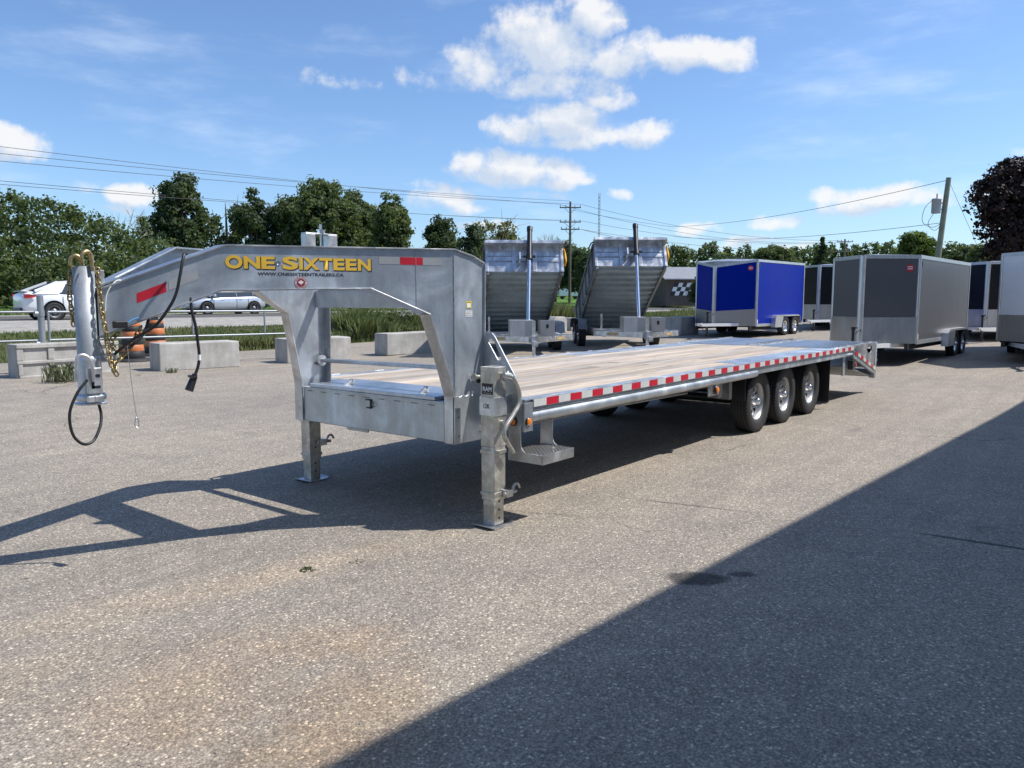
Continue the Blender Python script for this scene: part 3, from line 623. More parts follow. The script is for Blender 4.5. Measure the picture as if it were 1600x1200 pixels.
    pts = [(L0*math.copysign(1, math.cos(a))*.45+math.cos(a)*W0, math.sin(a)*W0, 0) for a in np.linspace(0, 2*math.pi, 14, endpoint=False)]
    lm.tube([(p[0]*1.15, p[1]*1.05, 0) for p in pts], .0048, 6, closed=True); LINK = lm.build('chain_link', 'gold', me_only=True)
    def chain(path, parent, step=.029):
        P = catmull([Vector(p) for p in path], 14); ch = None; d = 0; last = P[0]; k = 0
        e = bpy.data.objects.new('safety_chain', None); C.objects.link(e); e.parent = parent; e.empty_display_size = .05
        for a, b in zip(P[:-1], P[1:]):
            sgl = (b-a).length; d += sgl
            if d >= step:
                d -= step; tt = (b-a).normalized()
                q = tt.to_track_quat('X', 'Z').to_matrix().to_4x4() @ Matrix.Rotation(R(90 if k % 2 else 20), 4, 'X')
                o = link('chain_link', LINK, e); o.matrix_local = Matrix.Translation(a) @ q; k += 1
        return e
    chain([(2.03, 4.72, 1.86), (2.03, 4.715, 1.76), (2.035, 4.705, 1.60), (2.045, 4.70, 1.50), (2.05, 4.69, 1.38), (2.065, 4.68, 1.27), (2.085, 4.68, 1.23)], t)
    chain([(2.07, 4.68, 1.235), (2.09, 4.70, 1.28), (2.11, 4.72, 1.34), (2.09, 4.73, 1.42), (2.13, 4.74, 1.46)], t)
    chain([(2.09, 4.69, 1.29), (2.13, 4.69, 1.33), (2.18, 4.70, 1.37), (2.22, 4.70, 1.44), (2.25, 4.69, 1.50)], t)
    chain([(1.93, 4.83, 1.84), (1.925, 4.86, 1.72), (1.93, 4.86, 1.60), (1.94, 4.87, 1.50)], t)
    def hook(p, yaw, parent):
        h = MB(); T = Matrix.Translation(p) @ Matrix.Rotation(yaw, 4, 'Z')
        pts = [(0, 0, -.055), (0, 0, 0), (.004, 0, .035), (.025, 0, .058), (.052, 0, .045), (.06, 0, .012), (.048, 0, -.012)]
        q = [T @ Vector(a) for a in pts]
        P = catmull(q, 5); rr = [.010-.005*i/(len(P)-1)+.006*math.sin(math.pi*i/(len(P)-1)) for i in range(len(P))]
        h.tube(P, rr, 8); return h.build('chain_hook', 'gold', parent)
    hook((2.005, 4.73, 1.885), R(-170), t); hook((1.97, 4.78, 1.862), R(165), t)

    # cables
    cb = MB(); cb.tube([(2.46, 4.50, 1.945), (2.42, 4.46, 1.93), (2.385, 4.44, 1.83), (2.35, 4.44, 1.70), (2.30, 4.46, 1.60), (2.24, 4.50, 1.51), (2.16, 4.58, 1.44), (2.11, 4.66, 1.375), (2.09, 4.71, 1.34)], .0095, 8, smoothpath=8); cb.build('cable', 'cable', t)
    cb = MB(); cb.tube([(2.30, 4.66, 1.60), (2.285, 4.67, 1.53), (2.25, 4.66, 1.46), (2.20, 4.66, 1.41), (2.14, 4.67, 1.37)], .009, 8, smoothpath=6); cb.build('cable', 'cable', t)
    cb = MB(); cb.tube([(2.50, 4.55, 1.68), (2.50, 4.54, 1.60), (2.515, 4.53, 1.50), (2.525, 4.53, 1.40), (2.53, 4.53, 1.31), (2.515, 4.53, 1.24), (2.485, 4.53, 1.18)], .0095, 8, smoothpath=6); plug_c = cb.build('cable', 'cable', t)
    pb = MB(); pb.cyl((2.49, 4.53, 1.19), (2.452, 4.53, 1.105), .021, 12, .026); pb.cyl((2.497, 4.53, 1.205), (2.49, 4.53, 1.19), .016, 10); pb.bar((2.48, 4.50, 1.185), (2.48, 4.56, 1.195), .03, .012); pb.build('plug', 'black', plug_c)
    wt = MB(); wt.cyl((2.53, 4.53, 1.325), (2.529, 4.53, 1.29), .011, 10); wt.build('tape_band', 'white_vinyl', plug_c)
    cb = MB(); cb.tube([(1.925, 4.69, 1.205), (1.86, 4.68, 1.13), (1.815, 4.68, 1.02), (1.825, 4.68, .90), (1.88, 4.69, .835), (1.945, 4.71, .84), (2.00, 4.74, .91), (2.025, 4.77, .98), (2.02, 4.79, 1.06)], .0085, 8, smoothpath=8); cb.build('cable_loop', 'cable', t)
    wr = MB(); wr.tube([(2.10, 4.55, 1.40), (2.11, 4.55, 1.20), (2.13, 4.55, .98)], .002, 5); wr.tube([(2.13, 4.55, .975), (2.12, 4.55, .95), (2.118, 4.55, .925), (2.13, 4.55, .918), (2.142, 4.55, .925), (2.14, 4.55, .95)], .003, 6, closed=True, smoothpath=3); wr.build('breakaway_wire', 'chrome', t)
    sw = MB(); sw.box(2.075, 4.635, 1.50, 2.15, 4.675, 1.54); sw.build('breakaway_switch', 'black', t, .004)
    sw = MB(); sw.tube([(2.15, 4.64, 1.53), (2.18, 4.63, 1.55), (2.21, 4.62, 1.56)], .005, 6); sw.build('wire_tail', 'sign_blue', t)
    sw = MB(); sw.tube([(2.06, 4.72, 1.60), (2.07, 4.71, 1.70), (2.12, 4.70, 1.775), (2.17, 4.70, 1.78)], .0035, 6, smoothpath=5); sw.build('wire_tail', 'white_vinyl', t)

    # lettering and stickers on the near beam
    O = Vector((2.69, 4.46, 0)); ux = Vector((1.44, -.62, 0)).normalized(); uz = Vector((0, 0, 1))
    segs = [('O', 0, .105, 0), ('N', .112, .213, .004), ('E', .220, .305, .004), ('S', .352, .452, 0), ('I', .460, .484, .004), ('X', .487, .592, .004), ('T', .592, .680, .004), ('E', .686, .762, .004), ('E', .770, .846, .004), ('N', .854, .945, .004)]
    for ch, a, b, dz in segs:
        z0, z1 = 1.862+dz*.4, 1.947-dz
        bk = text_on('letter', ch, O, ux, uz, a+.004, b+.006, z0-.006, z1-.003, 'black_vinyl', t, lift=.0015, bold=.05)
        text_on('letter', ch, O, ux, uz, a, b, z0, z1, 'gold_vinyl', t, lift=.0025, bold=.042)
    text_on('web_address', 'WWW.ONESIXTEENTRAILERS.CA', O, ux, uz, .195, .755, 1.822, 1.843, 'black_vinyl', t, lift=.0015, bold=.02)
    def disc(r, s0, z, lift, mat, name, par):
        d = MB(); ctr = O + ux*s0 + Vector((0,0,z)) + ux.cross(uz)*lift; n = 28
        d.quadmesh([ctr + ux*math.cos(2*math.pi*k/n)*r + uz*math.sin(2*math.pi*k/n)*r for k in range(n)], [tuple(range(n))]); return d.build(name, mat, par, fixn=False)
    bd = disc(.042, .468, 1.778, .0015, 'maroon', 'badge', t)
    disc(.039, .468, 1.778, .0022, 'white_vinyl', 'badge_ring', bd); disc(.027, .468, 1.778, .0029, 'maroon', 'badge_centre', bd)
    leaf = [(0,1),(.13,.72),(.30,.80),(.24,.38),(.45,.58),(.52,.48),(.80,.52),(.70,.28),(.82,.2),(.40,-.12),(.46,-.30),(.06,-.22),(.06,-.62)]
    leaf = leaf + [(-x, z) for x, z in reversed(leaf[1:])]
    lf = MB(); ctr = O + ux*.468 + Vector((0,0,1.776)) + ux.cross(uz)*.0036
    lf.quadmesh([ctr + ux*x*.022 + uz*z*.022 for x, z in leaf], [tuple(range(len(leaf)))]); lf.build('maple_leaf', 'white_vinyl', bd, fixn=False)
    for k in range(30):                                            # ring lettering as short marks
        a = 2*math.pi*k/30
        if k in (0, 15): continue
        d = MB(); c0 = O+ux*(.468+math.cos(a)*.033)+Vector((0,0,1.778+math.sin(a)*.033))+ux.cross(uz)*.003
        e1 = (ux*-math.sin(a)+uz*math.cos(a))*.0022; e2 = (ux*math.cos(a)+uz*math.sin(a))*.0034
        d.quadmesh([c0-e1-e2, c0+e1-e2, c0+e1+e2, c0-e1+e2], [(0,1,2,3)])
        if k == 1: ringm = d
        elif k > 1: ringm.quadmesh([c0-e1-e2, c0+e1-e2, c0+e1+e2, c0-e1+e2], [(0,1,2,3)])
        else: ringm = d
    ringm.build('badge_lettering', 'maroon', bd, fixn=False)
    ey = MB(); ey.lathe([(.008, -.004), (.014, -.002), (.014, .002)], O+ux*.328+Vector((0,0,1.905))+ux.cross(uz)*.003, ux.cross(uz), 10); ey.build('rivet', 'galv_bright', t)
    def tape(s0, s1, zc, h, mat, slope=0.0, lift=.0015):
        d = MB(); nn = ux.cross(uz); p = [O+ux*s+uz*(zz+slope*(s-s0))+nn*lift for s, zz in ((s0, zc-h/2), (s1, zc-h/2), (s1, zc+h/2), (s0, zc+h/2))]
        d.plate(p, -nn*.001); return d.build('reflective_tape', mat, t)
    tape(1.005, 1.155, 1.9375, .05, 'tape_grey'); tape(1.157, 1.325, 1.9375, .052, 'red'); tape(1.327, 1.47, 1.9365, .05, 'tape_grey')
    tape(-.51, -.345, 1.675, .058, 'red', .42); tape(-.33, -.16, 1.752, .058, 'tape_grey', .42)
    # warning labels on the upright
    for (z, h, mt, w) in ((1.632, .052, 'yellow_vinyl', .055), (1.600-.035, .045, 'white_vinyl', .075)):
        d = MB(); d.plate([(4.285-w/2, 3.8375, z-h/2), (4.285+w/2, 3.8375, z-h/2), (4.285+w/2, 3.8375, z+h/2), (4.285-w/2, 3.8375, z+h/2)], (0, .001, 0)); lb = d.build('warning_label', mt, t)
        for k in range(3 if mt == 'white_vinyl' else 1):
            text_on('label_text', 'WARNING' if mt == 'yellow_vinyl' else ('CHECK SAFETY', 'CHAINS AND PIN', 'BEFORE TOWING')[k], (4.285-w/2, 3.8375, 0), (1,0,0), (0,0,1), .006, w-.006, z+h/2-.014-.013*k, z+h/2-.005-.013*k, 'black_vinyl', lb, lift=.0008)
    d = MB(); d.plate([(4.263, 3.8365, 1.612), (4.300, 3.8365, 1.612), (4.300, 3.8365, 1.642), (4.263, 3.8365, 1.642)], (0, .0008, 0)); d.build('label_text', 'white_vinyl', lb)

    # front bulkhead plates, gussets and the deck frame
    for far in (False, True):
        s = -1 if far else 1
        g = MB()
        outer = [(3.832,1.425),(3.757,1.420),(3.726,1.391),(3.535,1.107),(3.499,1.034),(3.470,.935),(3.470,.745),(3.495,.70),(3.60,.69),(3.832,.69)]
        inner = [(3.790,1.365),(3.764,1.376),(3.734,1.357),(3.672,1.245),(3.668,1.232),(3.672,1.220),(3.684,1.213),(3.697,1.216),(3.714,1.240),(3.789,1.345)]
        g.holed([my((4.452, y, z), far) for y, z in outer], [my((4.452, y, z), far) for y, z in inner], (.010, 0, 0)); g.build('gusset_plate', 'galv', t, .0015)
        for yy, xx, dd in ((YN+.085, 4.446, (1,0,0)), (YN-.013, 4.505, (0,1,0))):
            base = MB(); cc = my((xx, yy, .764), far); dv = Vector(dd) if not far else Vector((dd[0], -dd[1], 0))
            base.lathe([(.0, -.012), (.022, -.012), (.034, -.006), (.036, .01)], cc, dv, 20); lm_ = base.build('marker_light', 'black', t)
            lens = MB(); lens.lathe([(0, -.017), (.018, -.016), (.026, -.0135), (.028, -.011)], cc, dv, 20); lens.build('lens', 'amber', lm_)
        q = MB(); a = (YN-.010, YN+.05) if not far else (YF-.05, YF+.010); q.box(4.462, a[0], .69, 4.565, a[1], .905); q.build('corner_plate', 'galv', t, .002)
    # side rails, rub rail, lip, pipe
    for far in (False, True):
        s = -1 if far else 1; yo = YF if far else YN
        rl = MB()
        rl.box(4.50, min(yo+s*.02, yo+s*.06), .80, 13.22, max(yo+s*.02, yo+s*.06), ZD-.012)
        rl.box(4.48, min(yo, yo+s*.10), ZD-.010, 13.22, max(yo, yo+s*.10), ZD)
        rl.build('side_rail', 'galv', t, .002)
        rr = MB(); rr.box(4.58, min(yo-s*.002, yo+s*.008), .862, 13.20, max(yo-s*.002, yo+s*.008), .925); rr.build('rub_rail', 'galv', t, .002)
        sp = MB().box(-.035, min(s*.008, s*.022), .862, .035, max(s*.008, s*.022), .925)
        sp.tube([(-.06, s*.006, ZD+.001), (0, s*.004, ZD+.003), (.06, s*.006, ZD+.001)], .004, 5); spm = sp.build('stake_pocket', 'galv_bright', me_only=True)
        for k in range(15): o = link('stake_pocket', spm, t); o.location = (4.85+k*.58, yo, 0)
        lw = MB(); pts = [(x, yo+s*.022, .838+.003*math.sin(x*21)) for x in np.arange(4.56, 9.12, .06)]; lw.tube(pts, .006, 6); lw.build('weld', 'galv_bright', t)
        if True:
            ex = MB(); ex.cyl((4.55, yo+s*.045, .785), (9.1, yo+s*.045, .785), .046, 18); ex.build('rail_pipe', 'galv', t)
        rd = MB(); rd.box(9.12, min(yo+s*.02, yo+s*.05), .775, 13.2, max(yo+s*.02, yo+s*.05), .80); rd.build('lower_lip', 'galv', t, .002)
    # reflective tape along the near rail
    def bx_me(w, h, mat): return MB().box(0, -.0015, 0, w, 0, h).build('reflective_tape', mat, me_only=True)
    RM, WM = bx_me(.158, .056, 'red'), bx_me(.160, .056, 'white_tape')
    x = 4.585; k = 0
    while x < 13.1:
        o = link('reflective_tape', WM if k % 2 == 0 else RM, t); o.location = (x, YN-.003, .866); x += .1625; k += 1
    # tape on the sloping tail
    sl0, sl1 = Vector((13.27, YN-.014, .80)), Vector((14.60, YN-.014, .44)); dv = (sl1-sl0); n = 8; ang = math.atan2(dv.z, dv.x)
    for k in range(n):
        o = link('reflective_tape', RM if k % 2 == 0 else WM, t); o.location = sl0 + dv*(k/n); o.rotation_euler = (0, -ang, 0)
    # planks
    PY0, PY1, NP = YN+.105, YF-.105, 17; pw = (PY1-PY0)/NP
    pm = MB().box(0, -pw/2+.003, -.038, 1, pw/2-.003, 0)
    full = {}
    def plank(x0, x1, y, dz):
        key = round(x1-x0, 2)
        if key not in full: full[key] = MB().box(0, -pw/2+.0055, -.038, x1-x0, pw/2-.0055, 0).build('plank', 'wood', me_only=True)
        o = link('plank', full[key], t, .003); o.location = (x0, y, ZD-.004+dz)
    prng = random.Random(3)
    for i in range(NP):
        y = PY0+pw*(i+.5); a = 4.64; b = 12.3
        if i < 2 or i >= NP-2: b = 8.7
        j = a + (b-a)*(.35+.3*prng.random())
        j = round(j/.61)*.61
        plank(a, j-.003, y, prng.uniform(-.003, .002)); plank(j+.003, b, y, prng.uniform(-.003, .002))
    for (ya, yb) in ((PY0, PY0+2*pw-.004), (PY1-2*pw+.004, PY1)):
        MB().box(8.705, ya, ZD-.012, 12.3, yb, ZD-.002).build('wheel_cover_plate', 'galv', t, .002)
    MB().box(4.50, YN+.10, .80, 4.635, YF-.10, ZD-.002).build('front_header', 'galv', t, .003)
    # under frame
    for yy in (4.05, 5.55):
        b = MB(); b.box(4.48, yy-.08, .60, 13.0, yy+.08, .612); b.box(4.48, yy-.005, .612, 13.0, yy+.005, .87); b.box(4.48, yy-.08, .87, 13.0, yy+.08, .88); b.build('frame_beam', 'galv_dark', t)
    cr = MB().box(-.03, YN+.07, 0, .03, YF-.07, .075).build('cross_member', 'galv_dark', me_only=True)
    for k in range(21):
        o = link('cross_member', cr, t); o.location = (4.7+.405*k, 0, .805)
    # axles, wheels, flaps, suspension
    for xx in (9.50, 10.47, 11.54):
        add_wheel(WHEEL, (xx, 3.585+.118, .392), t); add_wheel(WHEEL, (xx, 2*CY-3.585-.118, .392), t, True)
        MB().cyl((xx, 3.8, .392), (xx, 5.8, .392), .055, 10).build('axle', 'black', t)
        for yy in (4.05, 5.55):
            MB().tube([(xx-.40, yy, .60), (xx-.2, yy, .50), (xx, yy, .46), (xx+.2, yy, .50), (xx+.40, yy, .60)], .03, 6, smoothpath=3).build('leaf_spring', 'black', t)
    for yy in (3.52, 5.68):
        MB().box(12.18, yy, .11, 12.192, yy+.60, .82).build('mud_flap', 'black', t, .003)
        MB().box(8.98, yy+.05, .45, 8.99, yy+.45, .80).build('mud_flap', 'black', t, .003)
    lb = MB(); lb.box(7.78, 3.50, .63, 8.05, 3.515, .80); lb.plate([(7.80, 3.49, .80), (8.05, 3.49, .80), (7.98, 3.49, .63), (7.85, 3.49, .63)], (0, .05, 0)); lbo = lb.build('light_bracket', 'galv_bright', t, .003)
    ll = MB(); ll.lathe([(0, -.02), (.035, -.018), (.048, -.008), (.05, .004)], (7.92, 3.475, .69), (0, 1, 0), 20); lo_ = ll.build('marker_light', 'black', lbo)
    ll = MB(); ll.lathe([(0, -.028), (.028, -.026), (.038, -.018)], (7.92, 3.475, .69), (0, 1, 0), 20); ll.build('lens', 'amber', lo_)
    # junction box, air tank shapes under the deck
    MB().box(8.30, 3.62, .55, 8.42, 3.75, .78).build('hanger', 'galv_dark', t, .004)
    MB().box(8.62, 3.62, .50, 8.70, 3.8, .78).build('hanger', 'galv_dark', t, .004)
    MB().tube([(6.2, 4.3, .62), (7.0, 4.1, .57), (8.3, 4.0, .58)], .009, 6).build('brake_line', 'galv', t)
    # step
    def stp(pts, th, off, name='step_bracket'):
        m_ = MB(); m_.plate(pts, off); return m_.build(name, 'galv_bright', t, .003)
    stp([(4.50, 3.47, .70), (4.64, 3.47, .70), (4.64, 3.47, .49), (4.67, 3.43, .44), (4.67, 3.20, .42), (4.50, 3.20, .37), (4.50, 3.47, .43)], .01, (.0, .006, 0)) if False else None
    sx0, sx1, sy0, sy1, sz = 4.452, 4.86, 3.28, 3.595, .535
    for bx_, th_b in ((sx0-.003, .006), (sx1, -.006)):
        yi = YN+.015
        MB().plate([(bx_, sy1, .735), (bx_, yi, .735), (bx_, yi, .60), (bx_, yi-.004, .575), (bx_, yi-.018, .552), (bx_, yi-.04, sz+.003), (bx_, sy0, sz), (bx_, sy0, sz-.07), (bx_, sy1, sz-.07)], (th_b, 0, 0)).build('step_bracket', 'galv_bright', t, .002)
    s_ = MB(); s_.box(sx0+.006, sy0+.003, sz-.010, sx1-.006, sy1, sz-.002); s_.build('step_tread', 'tread', t, .002)
    s_ = MB(); s_.box(sx0-.001, sy0-.005, sz-.072, sx1+.001, sy0+.001, sz+.001); s_.build('step_edge', 'galv_bright', t, .002)
    # landing jacks
    def jack(x, y, far, z0=0.0):
        j = MB(); w = .066
        j.box(x-w, y-w, .60, x+w, y+w, 1.185); top = j.build('jack_tube', 'zinc', t, .004)
        j = MB(); j.box(x-w+.003, y-w+.003, .20, x+w-.003, y+w-.003, .60); j.box(x-w-.004, y-w-.004, .545, x+w+.004, y+w+.004, .575); j.box(x-w-.004, y-w-.004, .235, x+w+.004, y+w+.004, .262); j.build('jack_sleeve', 'zinc', top, .004)
        j = MB(); j.box(x-w+.012, y-w+.012, z0+.012, x+w-.012, y+w-.012, .22); leg = j.build('jack_leg', 'zinc', top, .003)
        h = MB()
        for k in range(3 if not far else 4):
            zz = .065+.062*k if not far else .09+.075*k
            h.cyl((x-w*.0, y-w+.0105 if zz < .22 else y-w+.001, zz), (x, y-w+.013, zz), .0095, 10)
        h.build('pin_hole', 'black', leg)
        f = MB(); f.box(x-.10, y-.10, z0+.002, x+.10, y+.10, z0+.012); f.plate([(x-.10, y-.10, z0+.003), (x-.10, y+.10, z0+.003), (x-.135, y+.09, z0+.02), (x-.135, y-.09, z0+.02)], (0, 0, .008)); f.plate([(x+.10, y-.10, z0+.003), (x+.10, y+.10, z0+.003), (x+.125, y+.09, z0+.018), (x+.125, y-.09, z0+.018)], (0, 0, .008)); f.build('jack_foot', 'galv_bright', top, .002)
        zb = .22 if not far else .33
        p = MB(); p.box(x+.02, y-w-.05, zb, x+.09, y-w+.01, zb+.055); p.cyl((x+.0, y-w-.035, zb+.03), (x+.14, y-w-.035, zb+.03), .014, 8)
        p.tube([(x+.10, y-w-.035, zb+.03), (x+.115, y-w-.035, zb+.075), (x+.15, y-w-.04, zb+.085), (x+.175, y-w-.04, zb+.05)], .011, 8, smoothpath=4); p.build('spring_pin', 'galv_bright', top, .002)
        return top
    tp_ = jack(4.275, 3.595, False); jack(4.34, 5.86, True)
    JX, JY = 4.275, 3.595
    b = MB(); b.box(JX-.07, JY-.074, .83, JX+.07, JY-.068, .965); b.box(JX-.074, JY-.074, .83, JX-.068, JY+.07, .965); b.box(JX+.07, JY-.03, .83, JX+.21, JY-.022, .965); b.box(JX+.20, JY-.06, .82, JX+.215, JY+.12, .975); b.build('jack_bracket', 'galv_bright', tp_, .002)
    for z in (.86, .94): MB().cyl((JX+.17, JY-.04, z), (JX+.17, JY-.03, z), .009, 6).build('bolt', 'galv_bright', tp_)
    MB().cyl((JX+.02, JY-.085, .775), (JX+.02, JY-.06, .775), .02, 6).build('bolt', 'galv_bright', tp_)
    lbp = MB(); fx = JX-.0665
    lbp.box(fx-.001, JY-.052, .985, fx, JY+.052, 1.065); lab = lbp.build('jack_label', 'black_vinyl', tp_)
    ly = Vector((0, -1, 0))
    text_on('label_text', 'RAM', (fx-.001, JY+.05, 0), ly, (0,0,1), .008, .092, 1.008, 1.042, 'white_vinyl', lab, lift=.0012, bold=.03)
    text_on('label_text', 'SQUARE JACK', (fx-.001, JY+.05, 0), ly, (0,0,1), .012, .088, .991, .998, 'white_vinyl', lab, lift=.0012)
    text_on('label_text', '12K', (JX-.075, JY+.05, 0), ly, (0,0,1), .022, .080, .885, .918, 'black_vinyl', lab, lift=.0012, bold=.01)
    cr_ = MB(); cy = JY-.066
    cr_.cyl((JX+.02, cy+.02, 1.13), (JX+.02, cy-.045, 1.13), .013, 10)
    cr_.tube([(JX+.0, cy-.045, 1.135), (JX+.05, cy-.055, 1.12), (JX+.11, cy-.06, 1.06), (JX+.15, cy-.06, .98), (JX+.14, cy-.06, .905), (JX+.07, cy-.06, .825), (JX-.01, cy-.06, .755), (JX-.03, cy-.06, .70), (JX+.01, cy-.06, .635), (JX+.08, cy-.06, .55)], .0165, 10, smoothpath=7); crank = cr_.build('crank_handle', 'zinc', tp_)
    cr2 = MB(); cr2.tube([(JX+.05, cy-.03, 1.15), (JX+.11, cy-.03, 1.12), (JX+.10, cy-.05, 1.07), (JX+.045, cy-.05, 1.10)], .005, 6, closed=True); cr2.cyl((JX-.01, cy-.04, 1.13), (JX+.06, cy-.055, 1.11), .022, 10); cr2.build('crank_clip', 'galv_bright', crank)

    # beavertail with the ramps folded flat on it
    for far in (False, True):
        s = -1 if far else 1
        sp = MB(); sp.plate([my((x, YN+.0, z), far) for x, z in ((13.22, .925), (13.27, .86), (14.60, .50), (14.60, .38), (13.22, .74))], (0, s*.05, 0)); sp.build('tail_rail', 'galv', t, .003)
        pl = MB(); a0 = [(13.24,.925),(14.0,.925),(14.60,.925),(14.60,.52),(14.2,.62),(13.7,.75)]; b0 = [(14.05,.84),(14.22,.87),(14.42,.89),(14.40,.80),(14.28,.755),(14.12,.785)]
        pl.holed([my((x, YN+.012, z), far) for x, z in a0], [my((x, YN+.012, z), far) for x, z in b0], (0, s*.008, 0)); pl.build('ramp_side_plate', 'galv_bright', t, .001)
        pst = MB(); pst.box(14.60, min(my((0, YN, 0), far)[1], my((0, YN+.09, 0), far)[1]), .30, 14.70, max(my((0, YN, 0), far)[1], my((0, YN+.09, 0), far)[1]), .935); post = pst.build('tail_post', 'galv', t, .004)
        hh_ = MB()
        for k in range(8): hh_.cyl(my((14.65, YN-.001, .88-.065*k), far), my((14.65, YN+.004, .88-.065*k), far), .011, 8)
        hh_.build('post_hole', 'black', post)
        kk = MB(); kk.cyl(my((14.74, YN+.04, .36), far), my((14.74, YN+.04, .62), far), .022, 10); kk.cyl(my((14.74, YN+.04, .30), far), my((14.74, YN+.04, .37), far), .012, 8); kk.box(14.70, min(my((0,YN,0),far)[1], my((0,YN+.08,0),far)[1]), .60, 14.76, max(my((0,YN,0),far)[1], my((0,YN+.08,0),far)[1]), .63); kk.build('tail_latch', 'galv_bright', post)
        y0, y1 = (3.51, 4.72) if not far else (4.88, 6.09)
        rp = MB(); rp.box(12.32, y0, .86, 14.58, y0+.05, .938); rp.box(12.32, y1-.05, .86, 14.58, y1, .938); rp.box(14.53, y0+.05, .86, 14.58, y1-.05, .938); rp.box(12.32, y0+.05, .895, 14.53, y1-.05, .903)
        ramp_ = rp.build('ramp', 'galv', t, .002)
        slat = MB().box(-.035, y0+.05, 0, .035, y1-.05, .03).build('ramp_slat', 'blue_lid', me_only=True)
        for k in range(16): o = link('ramp_slat', slat, ramp_); o.location = (12.42+.138*k, 0, .905)
        th_ = MB()
        for k in range(28):
            xx = 12.36+.08*k
            for yy in (y0+.012, y1-.012): th_.plate([(xx-.032, yy-.004, .938), (xx+.032, yy-.004, .938), (xx+.018, yy-.004, .962), (xx-.018, yy-.004, .962)], (0, .008, 0))
        stuff(th_.build('ramp_teeth', 'galv_bright', ramp_))
    MB().box(12.32, 4.73, .88, 14.55, 4.87, .90).build('centre_plate', 'tread', t, .003)
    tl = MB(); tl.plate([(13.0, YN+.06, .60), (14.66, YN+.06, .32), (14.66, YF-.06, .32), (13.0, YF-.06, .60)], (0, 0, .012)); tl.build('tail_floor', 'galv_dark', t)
    pd = MB(); pd.box(14.6, YN+.09, .32, 14.66, YF-.09, .46); pd.build('rear_bumper', 'galv', t, .004)
    wp = MB(); wp.box(12.9, YN+.07, .46, 13.02, YN+.09, .80); wp.build('tail_gusset', 'galv', t, .003)
    lg = MB(); lg.lathe([(0, -.02), (.045, -.018), (.055, 0)], (13.32, YN+.005, .62), (0, 1, 0), 20); lgo = lg.build('marker_light', 'black', t)
    lg = MB(); lg.lathe([(0, -.03), (.03, -.028), (.042, -.018)], (13.32, YN+.005, .62), (0, 1, 0), 20); lg.build('lens', 'red_lens', lgo)
    bt = MB(); bt.box(13.12, YN-.02, .55, 13.24, YN+.06, .70); bt.build('junction_box', 'black', t, .006)
    MB().cyl((12.6, YN+.05, .80), (13.15, YN+.01, .80), .018, 10).build('torsion_rod', 'galv', t)
    return t
gooseneck()

# ------------------------------------------------------------------ survey helper: bearing (as seen on the 1600 wide plan) and distance to a world point
def spot(px, d):
    lat = (px-800)/1209.0*d
    return (math.cos(YAW)*d + math.sin(YAW)*lat, math.sin(YAW)*d - math.cos(YAW)*lat)
def zat(py, d): return 1.66 + (470-py)*d/1209.0

# ------------------------------------------------------------------ concrete blocks
def block(px, py_z, d, label, L=1.75, W=.60, H=.60, rz=-.11, round_=False, panelled=False):
    x, y = spot(px, d); z = terr(x+.8, y)
    m = MB(); vs = []
    r2 = random.Random(int(px))
    g = lambda a: a + r2.uniform(-.008, .008)
    if round_:
        m.plate([(0, 0, 0), (L, 0, 0), (L, 0, H*.8), (L-.12, 0, H), (.12, 0, H), (0, 0, H*.8)], (0, W, 0))
    elif panelled:
        m.box(.001, .035, 0, L-.001, W-.07, H)
        m.box(0, -.01, H*.88, L, .034, H+.004); m.box(0, .0, H*.42, L, .034, H*.52); m.box(.03, .0, 0, L-.03, .034, H*.08)
        for xa_ in (0, .55, 1.15, L-.12): m.box(xa_, .005, H*.52, xa_+.12, .034, H*.88); m.box(xa_+.02, .006, H*.08, xa_+.10, .034, H*.42)
    else:
        m.quadmesh([(g(0), g(0), 0), (g(L), g(0), 0), (g(L), g(W), 0), (g(0), g(W), 0), (g(.0), g(0), g(H)), (g(L), g(0), g(H)), (g(L), g(W), g(H)), (g(0), g(W), g(H))],
                   [(0,3,2,1),(4,5,6,7),(0,1,5,4),(1,2,6,5),(2,3,7,6),(3,0,4,7)])
    o = m.build('concrete_block', 'concrete', None, .025); o.location = (x, y, z-.01); o.rotation_euler = (0, 0, rz)
    tag(o, label, 'block', 'concrete blocks edging the lot'); return o
block(20, 0, 14.7, 'concrete block with recessed panels at the left edge, a weed growing against it', L=1.9, panelled=True, H=.66, rz=-.02)
block(245, 0, 16.3, 'plain weathered concrete block just right of the orange drums', L=1.78)
block(446, 0, 18.4, 'concrete block seen behind the far upright of the gooseneck', L=1.8)
block(604, 0, 20.6, 'concrete block seen through the opening of the gooseneck', L=1.75)
block(866, 0, 29, 'rounded weathered concrete block beside the right tyre of the nearer dump trailer', L=.75, H=.62, round_=True)
block(893, 0, 30.5, 'low pale concrete block between the two dump trailers', L=.9, H=.5)
block(1065, 0, 28.0, 'concrete block between the far dump trailer and the blue cargo trailer', L=1.2, W=.8, H=.66)
block(1251, 0, 36, 'small concrete block behind the rear of the blue cargo trailer', L=.8, H=1.0, W=.5)
